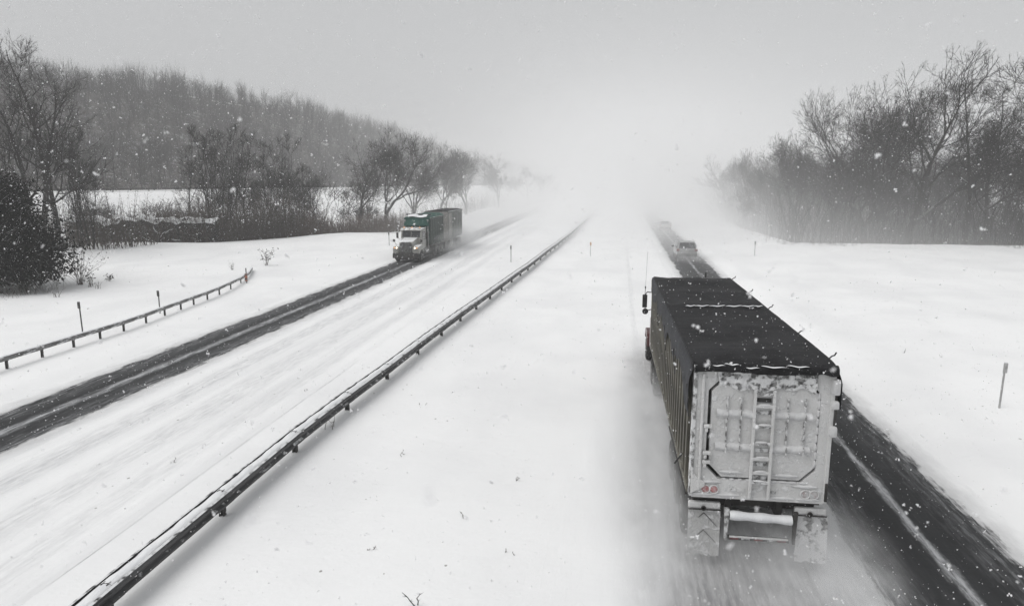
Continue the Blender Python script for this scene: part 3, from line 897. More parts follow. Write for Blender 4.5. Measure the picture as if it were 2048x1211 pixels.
# ------------------------------------------------------------------ tractor that pulls it, mostly hidden in front
K = empty('truck', (2.945, 23.8, 0.0))
tag(K, 'red road tractor pulling the black tarped trailer, mirror and antenna showing', 'truck')
MB().box((0, 3.0, 0.85), (0.85, 6.6, 0.26), 0.02).build('chassis', M['under'], K)
MB().prism([(2.0, 0.95), (2.0, 3.35), (2.3, 3.55), (3.9, 3.45), (4.2, 2.75), (4.45, 1.95), (4.45, 0.95)], 'x', -1.12, 1.12, 0.06).build('cab', M['red_paint'], K, smooth=True)
MB().prism([(4.45, 1.0), (4.45, 2.0), (6.0, 1.78), (6.35, 1.55), (6.35, 0.95)], 'x', -0.78, 0.78, 0.06).build('hood', M['red_paint'], K, smooth=True)
for sx in (-1, 1):
    MB().prism([(4.7, 0.75), (4.9, 1.25), (5.5, 1.38), (6.1, 1.25), (6.4, 0.85), (6.1, 0.85), (5.9, 1.1), (5.1, 1.1), (4.9, 0.75)], 'x', sx * 0.80, sx * 1.22, 0.02).build('fender', M['red_paint'], K)
    MB().box((sx * 1.16, 2.55, 1.75), (0.14, 0.9, 1.15), 0.05).build('side_fairing', M['red_paint'], K)
    wheel(K, sx * 1.06, 5.5, 0.52, 0.30, sx)
    for yy in (0.45, 1.75):
        wheel(K, sx * 1.07, yy, 0.52, 0.27, sx); wheel(K, sx * 0.75, yy, 0.52, 0.27, -sx)
    mr = MB().box((sx * 1.47, 2.75, 2.98), (0.18, 0.09, 0.50), 0.03).build('mirror', M['black'], K)
    MB().tube([(sx * 1.12, 3.1, 3.25), (sx * 1.38, 2.8, 3.32), (sx * 1.47, 2.76, 3.22)], 0.018, 6).tube([(sx * 1.12, 3.1, 2.62), (sx * 1.38, 2.8, 2.60), (sx * 1.46, 2.76, 2.72)], 0.018, 6).build('mirror_arm', M['black'], mr)
    MB().lathe([(-0.03, 0.02), (-0.03, 0.10), (0.0, 0.115), (0.05, 0.09), (0.07, 0.03)], 'y', 16, (sx * 1.44, 2.76, 2.58)).build('round_mirror', M['black'], mr, smooth=True)
    MB().cyl((sx * 1.0, 1.95, 0.9), (sx * 1.0, 1.95, 3.8), 0.07, n=10).build('exhaust_stack', M['rim'], K)
MB().tube([(-1.47, 2.76, 3.22), (-1.46, 2.76, 3.50)], 0.010, 6).tube([(-1.46, 2.76, 3.50), (-1.42, 2.76, 4.85)], 0.004, 5).lathe([(-0.05, 0.012), (0.0, 0.03), (0.05, 0.012)], 'z', 8, (-1.46, 2.76, 3.50)).build('antenna', M['black'], K)
MB().box((0, 6.45, 0.62), (2.2, 0.2, 0.36), 0.05).build('bumper', M['rim'], K)

# ------------------------------------------------------------------ oncoming dump truck with pup trailer
M['white_paint'] = mat('grimy_cream_paint', (0.30, 0.30, 0.28), (0.22, 0.22, 0.205), 4, 0.4, 0, 0.5, 0.1, 30, snow=0.4, coat=0.2)
M['grille'] = mat('snowy_grille', (0.05, 0.05, 0.05), (0.11, 0.11, 0.11), 9, 0.5, 0.4, 0.4, 0.2, 30, frost=0.36)
M['glass'] = mat('dark_windscreen', (0.020, 0.022, 0.025), (0.030, 0.033, 0.036), 4, 0.12, 0, 0.5)
M['body_green'] = mat('dull_green_body', (0.026, 0.042, 0.036), (0.045, 0.060, 0.053), 3, 0.6, 0, 0.3, 0.15, 20, snow=0.3, frost=0.15)
M['body_grey'] = mat('grey_pup_body', (0.11, 0.122, 0.114), (0.16, 0.17, 0.162), 3, 0.6, 0, 0.3, 0.15, 20, snow=0.3, frost=0.2)
M['panel_pale'] = mat('pale_front_panel', (0.30, 0.29, 0.275), (0.2, 0.2, 0.19), 3, 0.6, frost=0.2)
def emitter(name, col, st):
    k = NT(name)
    e = k.n('ShaderNodeEmission'); e.inputs['Color'].default_value = col + (1,); e.inputs['Strength'].default_value = st
    k.t.links.new(e.outputs[0], k.out.inputs['Surface'])
    k.m.cycles.emission_sampling = 'NONE'
    return k.m
M['lamp'] = emitter('lit_headlamp', (1.0, 0.90, 0.72), 2.0)
M['marker_lamp'] = emitter('lit_amber_lamp', (1.0, 0.55, 0.28), 0.9)

D = empty('truck', (-18.3, 61.9, 0.0))
tag(D, 'oncoming white cab dump truck with green tarp and lit headlights', 'truck')
MB().box((0, 5.2, 0.82), (0.9, 10.0, 0.26), 0.02).build('chassis', M['under'], D)
MB().prism([(-1.24, 0.42), (1.24, 0.42), (1.24, 0.86), (1.05, 0.90), (-1.05, 0.90), (-1.24, 0.86)], 'y', 0.0, 0.22, 0.03).build('bumper', M['under'], D)
MB().box((0, 0.6, 0.50), (2.2, 0.8, 0.42), 0.03).build('front_valance', M['under'], D)
MB().prism([(0.25, 0.92), (0.22, 1.84), (0.45, 1.98), (2.0, 2.20), (2.0, 0.92)], 'x', -0.66, 0.66, 0.08).build('hood', M['white_paint'], D, smooth=True)
gr = MB().prism([(-0.53, 0.90), (0.53, 0.90), (0.53, 1.72), (0.40, 1.90), (-0.40, 1.90), (-0.53, 1.72)], 'y', 0.10, 0.30, 0.03).build('grille', M['grille'], D)
for k_ in range(7):
    MB().box((-0.42 + 0.14 * k_, 0.095, 1.36), (0.03, 0.03, 0.86), 0.006).build('bar', M['rim'], gr)
MB().prism([(1.9, 1.0), (1.9, 2.14), (2.12, 2.86), (2.35, 2.99), (3.7, 3.02), (3.8, 2.85), (3.8, 1.0)], 'x', -1.0, 1.0, 0.06).build('cab', M['white_paint'], D, smooth=True)
for x0, x1 in ((-0.86, -0.02), (0.02, 0.86)):
    MB().prism([(x0, 0.0), (x1, 0.0), (x1, 0.60), (x0, 0.60)], 'y', -0.02, 0.02, 0.01).build('windscreen', M['glass'], D).matrix_local = Matrix.Translation((0, 1.935, 2.20)) @ Matrix.Rotation(R(-17), 4, 'X')
MB().prism([(1.86, 2.86), (2.10, 3.06), (2.2, 3.03), (2.0, 2.82)], 'x', -0.95, 0.95, 0.01).build('visor', M['white_paint'], D)
for k_ in range(5):
    MB().lathe([(-0.07, 0.03), (-0.05, 0.055), (0.05, 0.06), (0.09, 0.02)], 'y', 10, (-0.76 + 0.38 * k_, 2.30, 3.09)).build('roof_light', M['marker_lamp'] if k_ % 2 == 0 else M['white_paint'], D)
for sx in (-1, 1):
    fd = MB().prism([(0.12, 0.80), (0.10, 1.32), (0.30, 1.52), (1.3, 1.62), (1.9, 1.35), (2.05, 0.75), (1.85, 0.75), (1.55, 1.18), (0.75, 1.18), (0.42, 0.80)], 'x', sx * 0.64, sx * 1.24, 0.05).build('fender', M['white_paint'], D, smooth=True)
    hl = MB().box((sx * 0.90, 0.11, 1.36), (0.36, 0.10, 0.24), 0.03).build('headlight', M['rim'], D)
    MB().lathe([(0.0, 0.085), (-0.03, 0.075), (-0.05, 0.03)], 'y', 14, (sx * 0.86, 0.06, 1.37)).build('lamp', M['lamp'], hl)
    MB().box((sx * 1.06, 0.055, 1.38), (0.10, 0.03, 0.14), 0.01).build('indicator', M['marker_lamp'], hl)
    MB().box((sx * 1.0, 2.75, 1.80), (0.05, 1.0, 1.5), 0.02).build('door', M['white_paint'], D)
    MB().prism([(2.25, 2.14), (3.15, 2.14), (3.15, 2.74), (2.42, 2.74)], 'x', sx * 1.002, sx * 1.035).build('side_window', M['glass'], D)
    mr = MB().box((sx * 1.42, 2.25, 2.35), (0.20, 0.10, 0.52), 0.03).build('mirror', M['under'], D)
    MB().tube([(sx * 1.0, 2.3, 2.75), (sx * 1.40, 2.25, 2.66)], 0.02, 6).tube([(sx * 1.0, 2.3, 2.0), (sx * 1.40, 2.25, 2.06)], 0.02, 6).build('mirror_arm', M['under'], mr)
    hm = MB().lathe([(-0.04, 0.04), (-0.02, 0.13), (0.03, 0.12), (0.06, 0.03)], 'y', 14, (sx * 1.30, 0.75, 1.98)).build('hood_mirror', M['under'], D)
    MB().tube([(sx * 1.05, 0.7, 1.58), (sx * 1.28, 0.75, 1.92)], 0.015, 5).build('mirror_stalk', M['under'], hm)
    MB().cyl((sx * 1.12, 3.95, 1.0), (sx * 1.12, 3.95, 3.75), 0.075, n=12).build('exhaust_stack', M['rim'], D)
    MB().cyl((sx * 1.0, 2.35, 0.82), (sx * 1.0, 3.75, 0.82), 0.30, n=16).build('fuel_tank', M['rim'], D)
    wheel(D, sx * 1.06, 1.15, 0.52, 0.32, sx)
    for yy in (6.6, 7.95, 9.2):
        wheel(D, sx * 1.09, yy, 0.52, 0.27, sx); wheel(D, sx * 0.77, yy, 0.52, 0.27, -sx)
    bd = [MB().box((sx * 1.235, 7.0, 2.55), (0.07, 5.6, 2.50), 0.015).build('body_side', M['body_green'], D)]
    for k_ in range(7):
        MB().box((sx * 1.285, 4.45 + 0.85 * k_, 2.55), (0.06, 0.13, 2.40), 0.012).build('body_rib', M['body_green'], bd[0])
    MB().box((sx * 1.285, 7.0, 3.86), (0.09, 5.7, 0.12), 0.015).build('top_rail', M['body_green'], bd[0])
    MB().box((sx * 1.10, 10.0, 0.72), (0.55, 0.03, 0.75), 0.005).build('mud_flap', M['under'], D)
MB().box((0, 7.0, 1.28), (2.4, 5.6, 0.12), 0.02).build('body_floor', M['under'], D)
MB().box((0, 9.82, 2.55), (2.4, 0.08, 2.5), 0.02).build('tailgate', M['body_green'], D)
MB().prism([(4.20, 1.4), (4.20, 3.05), (3.70, 3.18), (4.10, 3.92), (4.28, 3.94), (4.30, 1.4)], 'x', -1.20, 1.20, 0.03).build('headboard', M['tarp_green'], D)
def dt_fn(u, v):
    y = 4.0 + u * 5.95
    x = -1.29 + 2.58 * v
    e = 1 - (2 * v - 1) ** 6
    return (x, y, 3.92 + 0.25 * e - 0.06 * abs(math.sin(u * 9.4)) * e - 0.25 * max(0, 1 - u * 9) ** 2)
MB().grid(dt_fn, 40, 16).build('tarp', M['tarp_green'], D, smooth=True)
MB().cyl((-1.25, 4.7, 4.20), (1.25, 4.7, 4.20), 0.06, n=10).build('tarp_roller', M['black'], D)
sn = MB().grid(lambda u, v: (-0.9 + 1.9 * u, 4.05 + 0.55 * v, 4.0 + 0.21 * math.sin(math.pi * v * 0.8) * (1 - 0.2 * math.sin(u * 13)) + 0.05 * math.sin(u * 7)), 14, 6).build('snow_cap', M['snow_lump'], D, smooth=True)

Pz = empty('trailer', (-18.2, 73.3, 0.0))
tag(Pz, 'grey pup trailer towed behind the oncoming green tarped truck', 'trailer')
MB().box((0, 3.6, 0.9), (0.9, 7.0, 0.24), 0.02).build('chassis', M['under'], Pz)
MB().tube([(0, -1.6, 0.75), (0, 0.2, 0.85)], 0.09, 8).build('drawbar', M['under'], Pz)
MB().box((0, 0.06, 2.72), (2.5, 0.10, 2.86), 0.02).build('front_panel', M['panel_pale'], Pz)
for sx in (-1, 1):
    sd_ = MB().box((sx * 1.235, 3.7, 2.72), (0.07, 7.2, 2.86), 0.015).build('body_side', M['body_grey'], Pz)
    for k_ in range(9):
        if k_ != 1: MB().box((sx * 1.285, 0.25 + 0.86 * k_, 2.72), (0.06, 0.12, 2.76), 0.012).build('body_rib', M['body_grey'], sd_)
    MB().box((sx * 1.275, 1.05, 2.72), (0.02, 1.9, 2.5), 0.006).build('side_door', M['panel_pale'], sd_)
    MB().box((sx * 1.29, 3.7, 4.14), (0.09, 7.3, 0.12), 0.015).build('top_rail', M['body_grey'], sd_)
    for yy in (1.1, 5.2, 6.5):
        wheel(Pz, sx * 1.09, yy, 0.52, 0.27, sx); wheel(Pz, sx * 0.77, yy, 0.52, 0.27, -sx)
    MB().box((sx * 1.12, 1.9, 0.85), (0.3, 1.4, 0.6), 0.05).build('tool_box', M['panel_pale'], Pz)
MB().box((0, 3.7, 1.26), (2.4, 7.2, 0.12), 0.02).build('body_floor', M['under'], Pz)
MB().box((0, 7.32, 2.72), (2.5, 0.08, 2.86), 0.02).build('tailgate', M['body_grey'], Pz)
MB().grid(lambda u, v: (-1.30 + 2.60 * v, 0.0 + 7.4 * u, 4.18 + 0.12 * (1 - (2 * v - 1) ** 4) - 0.05 * abs(math.sin(u * 10))), 30, 12).build('tarp', M['tarp'], Pz, smooth=True)

# ------------------------------------------------------------------ cars ahead
M['silver'] = mat('silver_car_paint', (0.27, 0.272, 0.275), (0.21, 0.21, 0.212), 3, 0.35, 0.35, 0.5, frost=0.25, coat=0.3)
M['white_car'] = mat('white_car_paint', (0.50, 0.50, 0.49), (0.42, 0.42, 0.41), 3, 0.35, 0.0, 0.5, frost=0.3, coat=0.3)
M['tail'] = mat('red_tail_lens', (0.20, 0.07, 0.065), (0.16, 0.06, 0.055), 8, 0.3, frost=0.2)

def loft(stations, n=20, p=3.2):
    """stations (y, half width bottom, half width top, z low, z high) -> closed superellipse loft"""
    mb = MB()
    rings = []
    for y, wb, wt, z0, z1 in stations:
        ring = []
        for i in range(n):
            a = 2 * math.pi * i / n
            c, s_ = math.cos(a), math.sin(a)
            ex = math.copysign(abs(c) ** (2 / p), c); ez = math.copysign(abs(s_) ** (2 / p), s_)
            w = wb + (wt - wb) * (ez * 0.5 + 0.5)
            ring.append(mb.bm.verts.new((w * ex, y, (z0 + z1) / 2 + (z1 - z0) / 2 * ez)))
        rings.append(ring)
    for A, B in zip(rings[:-1], rings[1:]):
        for i in range(n):
            mb.bm.faces.new((A[i], A[(i + 1) % n], B[(i + 1) % n], B[i]))
    mb.bm.faces.new(rings[0][::-1]); mb.bm.faces.new(rings[-1])
    return mb

def car(x, y, label, paint, L, Wd, Ht, suv, rails):
    c = empty('car', (x, y, 0)); tag(c, label, 'car', 'cars driving away up the outbound lane')
    h = Wd / 2; belt = 1.02 if suv else 0.93
    loft([(0.0, h * 0.86, h * 0.84, 0.42, belt - 0.12), (0.08, h * 0.96, h * 0.92, 0.30, belt), (0.6, h, h * 0.96, 0.24, belt + 0.03), (L * 0.55, h, h * 0.96, 0.22, belt), (L * 0.74, h, h * 0.94, 0.24, belt - 0.06), (L * 0.93, h * 0.94, h * 0.86, 0.28, belt - 0.22), (L, h * 0.80, h * 0.72, 0.36, belt - 0.36)]).build('body', paint, c, smooth=True)
    if suv:
        st = [(0.12, h * 0.90, h * 0.72, belt - 0.08, belt + 0.10), (0.42, h * 0.91, h * 0.74, belt - 0.08, Ht - 0.06), (0.8, h * 0.92, h * 0.76, belt - 0.08, Ht), (L * 0.48, h * 0.92, h * 0.76, belt - 0.08, Ht - 0.01), (L * 0.58, h * 0.92, h * 0.76, belt - 0.08, Ht - 0.12), (L * 0.76, h * 0.90, h * 0.84, belt - 0.1, belt - 0.02)]
        gz = (0.235, 0.36); gy = 0.26
    else:
        st = [(0.75, h * 0.88, h * 0.74, belt - 0.08, belt + 0.03), (1.35, h * 0.88, h * 0.66, belt - 0.08, Ht - 0.05), (1.8, h * 0.88, h * 0.66, belt - 0.08, Ht), (L * 0.52, h * 0.88, h * 0.66, belt - 0.08, Ht - 0.04), (L * 0.72, h * 0.88, h * 0.80, belt - 0.1, belt - 0.02)]
    loft(st, 20, 4.5).build('cabin', paint, c, smooth=True)
    # glass laid just proud of the cabin
    def quad(pts, off, name):
        a, b, c_, d = [Vector(p) for p in pts]
        n = (b - a).cross(d - a).normalized() * off
        mb = MB(); vs = [mb.bm.verts.new(p + n) for p in (a, b, c_, d)] + [mb.bm.verts.new(p - n * 0.5) for p in (a, b, c_, d)]
        mb.bm.faces.new(vs[:4]); mb.bm.faces.new(vs[7:3:-1])
        for i in range(4): mb.bm.faces.new((vs[i], vs[4 + i], vs[4 + (i + 1) % 4], vs[(i + 1) % 4]))
        mb.build(name, M['glass'], c)
    if suv:
        quad([(-h * 0.76, 0.13, belt + 0.10), (h * 0.76, 0.13, belt + 0.10), (h * 0.66, 0.42, Ht - 0.11), (-h * 0.66, 0.42, Ht - 0.11)], 0.03, 'rear_window')
    else:
        quad([(-h * 0.72, 0.80, belt + 0.05), (h * 0.72, 0.80, belt + 0.05), (h * 0.58, 1.36, Ht - 0.08), (-h * 0.58, 1.36, Ht - 0.08)], 0.04, 'rear_window')
    for sx in (-1, 1):
        y0, y1 = (0.62, L * 0.56) if suv else (1.35, L * 0.52)
        quad([(sx * h * 0.90, y0, belt + 0.05), (sx * h * 0.90, y1 + 0.35, belt + 0.03), (sx * h * 0.80, y1 - 0.1, Ht - 0.13), (sx * h * 0.80, y0 + 0.1, Ht - 0.13)], 0.02, 'side_window')
        MB().box((sx * h * 0.84, 0.03, belt - 0.06), (0.26, 0.12, 0.22), 0.03).build('tail_light', M['tail'], c)
        m = MB().box((sx * (h + 0.10), L * 0.60, belt + 0.08), (0.22, 0.14, 0.16), 0.03).build('mirror', M['black'], c)
        for yy in (0.85, L - 0.95):
            wheel(c, sx * (h - 0.14), yy, 0.34 if suv else 0.32, 0.22, sx, 20)
        if rails:
            MB().tube([(sx * h * 0.70, 0.6, Ht + 0.0), (sx * h * 0.70, 0.75, Ht + 0.06), (sx * h * 0.70, L * 0.48, Ht + 0.05)], 0.02, 6).build('roof_rail', M['black'], c)
    MB().box((0, 0.03, 0.50), (Wd * 0.94, 0.20, 0.26), 0.06).build('bumper', M['under'], c)
    MB().box((0, 0.0, 0.80), (0.34, 0.03, 0.13), 0.005).build('number_plate', M['panel_pale'], c)
    return c
car(7.55, 67.6, 'silver grey station wagon nearer of two cars beyond the truck', M['silver'], 4.6, 2.0, 1.72, True, True)
car(8.55, 106.3, 'white saloon car farther ahead, fading into blowing snow', M['white_car'], 4.7, 1.84, 1.46, False, False)

# ------------------------------------------------------------------ bare trees
def bark(name, c1, c2, snow, amt=0.55, spec=0.12):
    k = NT(name)
    g = k.n('ShaderNodeNewGeometry')
    sep = k.n('ShaderNodeSeparateXYZ'); k.t.links.new(g.outputs['Normal'], sep.inputs[0])
    n1 = k.noise(g.outputs['Position'], 2.5, 3.0)
    n2 = k.noise(g.outputs['Position'], 0.9, 2.0)
    col = k.mix(n1, c1, c2)
    m = k.math('MULTIPLY', k.ss(k.math('ADD', sep.outputs['Z'], k.math('MULTIPLY', n2, 0.6)), 1.15 - snow, 1.32 - snow), amt)
    col = k.mix(m, col, (0.70, 0.71, 0.72))
    k.bsdf(col, 0.85, 0, spec)
    return k.m
M['bark'] = bark('wet_bark', (0.018, 0.017, 0.016), (0.040, 0.037, 0.035), 0.36, 0.42)
M['twig'] = bark('thin_twigs', (0.018, 0.0165, 0.016), (0.036, 0.033, 0.031), 0.25, 0.12)
M['brush'] = bark('brown_brush', (0.050, 0.041, 0.035), (0.085, 0.070, 0.058), 0.28, 0.2)
M['brush_red'] = bark('reddish_brush', (0.080, 0.056, 0.043), (0.12, 0.09, 0.072), 0.28, 0.2)
M['ivy'] = bark('dark_vine_leaves', (0.0045, 0.005, 0.0045), (0.011, 0.012, 0.010), 0.0, 0.0, 0.03)
M['hedge'] = bark('hedge_leaves', (0.020, 0.019, 0.017), (0.055, 0.051, 0.044), 0.20, 0.5)
M['far_wood'] = bark('distant_bare_wood', (0.028, 0.026, 0.026), (0.046, 0.043, 0.042), 0.15, 0.15)

def cones(P0, P1, r, sides=3):
    """thin tapered spikes, one per row"""
    n = len(P0)
    d = P1 - P0
    d /= np.linalg.norm(d, axis=1, keepdims=True) + 1e-9
    ref = np.where(np.abs(d[:, 2:3]) > 0.9, np.array([[1.0, 0, 0]]), np.array([[0, 0, 1.0]]))
    a = np.cross(d, ref); a /= np.linalg.norm(a, axis=1, keepdims=True) + 1e-9
    b = np.cross(d, a)
    r = np.asarray(r).reshape(-1, 1)
    V = np.empty((n, sides + 1, 3))
    for i in range(sides):
        t = 2 * math.pi * i / sides
        V[:, i] = P0 + (a * math.cos(t) + b * math.sin(t)) * r
    V[:, sides] = P1
    base = np.arange(n)[:, None] * (sides + 1)
    F = np.stack([np.concatenate([base + i, base + (i + 1) % sides, base + sides], 1) for i in range(sides)], 1).reshape(-1, 3)
    return V.reshape(-1, 3), F

def tube_chain(P, rad, n):
    P = np.asarray(P); k = len(P)
    T_ = np.gradient(P, axis=0)
    T_ /= np.linalg.norm(T_, axis=1, keepdims=True) + 1e-9
    ref = np.array([0.31, 0.87, 0.38])
    a = np.cross(T_, ref); a /= np.linalg.norm(a, axis=1, keepdims=True) + 1e-9
    b = np.cross(T_, a)
    th = 2 * np.pi * np.arange(n) / n
    V = P[:, None, :] + (a[:, None, :] * np.cos(th)[None, :, None] + b[:, None, :] * np.sin(th)[None, :, None]) * np.asarray(rad)[:, None, None]
    i = np.arange(k - 1)[:, None] * n; j = np.arange(n)[None, :]; j2 = (j + 1) % n
    F = np.stack([i + j, i + j2, i + n + j2, i + n + j], 2).reshape(-1, 4)
    return V.reshape(-1, 3), F

class Geo:
    def __init__(s): s.V = []; s.Q = []; s.T = []; s.n = 0
    def quads(s, V, F): s.V.append(V); s.Q.append(F + s.n); s.n += len(V)
    def tris(s, V, F): s.V.append(V); s.T.append(F + s.n); s.n += len(V)
    def mesh(s, name, m):
        F = []
        if s.Q: F.append(np.concatenate(s.Q))
        if s.T: F.append(np.concatenate(s.T))
        return mesh_np(name, np.concatenate(s.V), F, m)

def unit(v): return v / (np.linalg.norm(v) + 1e-9)

def bare_tree(seed, H, trunk_r, trunk=0.22, levels=8, split=(14, 40), ratio=(0.86, 0.74), up=0.10, wob=0.10, stems=1, splay=14, side=0.5, twig=0.6, tri=0.22, wide=1.0, leader=0, lang=(35, 60), llen=0.10, lstart=0.32):
    """forking bare tree; returns (trunk mesh, crown mesh): trunk = stem and main limbs, crown = branches and twigs"""
    g = np.random.default_rng(seed)
    segs = []                                # (points, r0, r1, level)
    tips = []
    def turn(d, lo, hi):
        a = R(g.uniform(lo, hi)); o = unit(np.cross(d, g.normal(0, 1, 3)))
        return unit(d * math.cos(a) + o * math.sin(a))
    def grow(p, d, ln, r, lv):
        k = 6 if lv == 0 else (5 if lv < 3 else 3)
        pts = [p]
        for i in range(k - 1):
            d = unit(d + g.normal(0, wob * (0.35 if lv == 0 else 1.0), 3) + np.array([0, 0, up * (1.0 if lv > 0 else 0.3)]))
            pts.append(pts[-1] + d * ln / (k - 1))
        r1 = r * (0.80 if lv else 0.75)
        segs.append((np.array(pts), r, r1, lv))
        if lv >= levels or ln < 0.018:
            tips.append((pts[-1], d, ln)); return
        if lv >= 2:
            for q in range(2 if lv > 3 else 1):
                if g.random() < side:                 # side shoots
                    i = g.integers(1, k); sd = turn(d, 35, 70)
                    sl = ln * g.uniform(0.45, 0.75)
                    grow(pts[i], sd, sl, r * 0.45, max(lv + 2, levels - 2))
        m = turn(d, 3, split[0]); l_ = turn(d, split[0] + 6, split[1])
        grow(pts[-1], m, ln * ratio[0] * g.uniform(0.85, 1.12), r1 * 0.88, lv + 1)
        grow(pts[-1], l_, ln * ratio[1] * g.uniform(0.8, 1.15), r1 * 0.68, lv + 1)
        if g.random() < tri:
            grow(pts[-1], turn(d, 25, split[1] + 10), ln * ratio[1] * g.uniform(0.7, 1.0), r1 * 0.55, lv + 1)
    for i in range(leader):                  # straight-stemmed habit: one long leader with forking limbs all the way up
        a = i * 2 * math.pi / leader + g.uniform(0, 1.0); sp = math.tan(R(splay)) if leader > 1 else 0.03
        d = unit(np.array([math.cos(a) * sp, math.sin(a) * sp, 1.0])); pts = [np.array([0.012 * math.cos(a) * (leader > 1), 0.012 * math.sin(a) * (leader > 1), -0.05])]
        nst = 22
        for q in range(nst):
            d = unit(d + g.normal(0, wob * 0.45, 3) + np.array([0, 0, 0.06])); pts.append(pts[-1] + d * 0.95 / nst)
        r0 = trunk_r / H / (leader ** 0.5)
        pts = np.array(pts)
        for c0 in range(0, nst, 2):
            f0, f1 = c0 / nst, (c0 + 2) / nst
            segs.append((pts[c0:c0 + 3], r0 * (1 - 0.92 * f0), r0 * (1 - 0.92 * f1), 0 if c0 == 0 else 1))
        nl = int(stems)
        for q in range(nl):
            t = lstart + (0.97 - lstart) * (q + g.uniform(0, 0.9)) / nl
            i0 = min(int(t * nst), nst - 1); dd = unit(pts[i0 + 1] - pts[i0])
            az = q * 2.4 + g.normal(0, 0.5); an = R(g.uniform(*lang) * (1.1 - 0.35 * t))
            ld = unit(np.array([math.cos(az) * math.sin(an), math.sin(az) * math.sin(an), math.cos(an)]))
            grow(pts[i0], ld, llen * (1.25 - 0.75 * t) * g.uniform(0.75, 1.25), r0 * (1 - 0.92 * t) * 0.55, 3)
    for i in range(stems if not leader else 0):
        a = i * 2 * math.pi / stems + g.uniform(0, 1.0); sp = math.tan(R(splay)) if stems > 1 else 0.04
        grow(np.array([0.01 * math.cos(a) * (stems > 1), 0.01 * math.sin(a) * (stems > 1), -0.04]), unit(np.array([math.cos(a) * sp, math.sin(a) * sp, 1.0])), trunk * g.uniform(0.85, 1.1), trunk_r / H / (stems ** 0.5), 0)
    top = max(s_[0][:, 2].max() for s_ in segs)
    k = H / top
    tr, cr = Geo(), Geo()
    for pts, r0, r1, lv in segs:
        P = pts * k * np.array([wide, wide, 1.0])
        n = 8 if lv == 0 else (6 if lv < 3 else (4 if lv < 5 else 3))
        rr = np.maximum(np.linspace(r0, r1, len(P)) * H, 0.011)
        if lv == 0: rr[0] *= 1.25
        V, F = tube_chain(P, rr, n)
        (tr if lv < 4 else cr).quads(V, F)
    T0, T1, TR = [], [], []
    for p, d, ln in tips:
        p = p * k * np.array([wide, wide, 1.0])
        for q in range(3):
            e = unit(turn(d, 5, 45) + np.array([0, 0, 0.15])); l_ = twig * g.uniform(0.5, 1.2)
            T0.append(p); T1.append(p + e * l_); TR.append(0.011)
            m_ = p + e * l_ * g.uniform(0.3, 0.7); e2 = turn(e, 25, 55)
            T0.append(m_); T1.append(m_ + e2 * l_ * 0.55); TR.append(0.009)
    V, F = cones(np.array(T0), np.array(T1), np.array(TR)); cr.tris(V, F)
    return tr.mesh('trunk', M['bark']), cr.mesh('crown', M['twig'])

PROTO = dict(
    tall=[bare_tree(3, 20, 0.34, levels=7, split=(15, 46), ratio=(0.88, 0.76), up=0.08, wob=0.15, stems=15, side=0.45, leader=1, llen=0.085), bare_tree(15, 20, 0.34, levels=7, split=(15, 46), ratio=(0.88, 0.76), up=0.09, wob=0.15, stems=16, side=0.45, leader=1, llen=0.09, lstart=0.26)],
    fork=[bare_tree(21, 20, 0.30, 0.24, 8, (14, 40), (0.87, 0.76), 0.10, 0.12, wide=0.95), bare_tree(22, 20, 0.33, 0.20, 8, (16, 42), (0.88, 0.78), 0.09, 0.12, wide=1.0)],
    broad=[bare_tree(31, 18, 0.44, 0.16, 9, (19, 46), (0.86, 0.80), 0.06, 0.12, wide=1.0), bare_tree(35, 18, 0.42, 0.15, 9, (18, 44), (0.87, 0.79), 0.06, 0.12, wide=1.0)],
    slim=[bare_tree(41, 12, 0.12, levels=6, split=(12, 36), ratio=(0.88, 0.70), up=0.12, wob=0.11, stems=20, side=0.4, twig=0.5, leader=1, lang=(22, 48), llen=0.075, lstart=0.18), bare_tree(42, 12, 0.16, levels=6, split=(12, 34), ratio=(0.88, 0.72), up=0.12, wob=0.11, stems=9, splay=9, side=0.4, twig=0.5, leader=4, lang=(22, 45), llen=0.075, lstart=0.2)],
    sapling=[bare_tree(51, 5, 0.07, 0.20, 5, (14, 42), (0.86, 0.78), 0.08, 0.15, stems=4, splay=28, twig=0.4), bare_tree(52, 5, 0.07, 0.22, 5, (12, 40), (0.86, 0.78), 0.09, 0.15, stems=5, splay=22, twig=0.4)])
BASEH = dict(tall=20, fork=20, broad=18, slim=12, sapling=5)

def plant_tree(kind, v, x, y, H, label, rz=None, group='bare trees along the highway', wide=1.0, z=None, name='tree', lean=0.0):
    z0 = float(height(x, y)) if z is None else z
    r = empty(name, (x, y, z0), rng.uniform(0, 6.28) if rz is None else rz)
    s = H / BASEH[kind]
    r.scale = (s * wide, s * wide, s)
    r.rotation_euler.x = lean
    tag(r, label, 'tree' if name == 'tree' else 'shrub', group)
    tm, cm = PROTO[kind][v]
    link('trunk', tm, None, r); link('crown', cm, None, r)
    return r

LT = 'bare trees left of the highway'
RT = 'bare trees right of the highway'
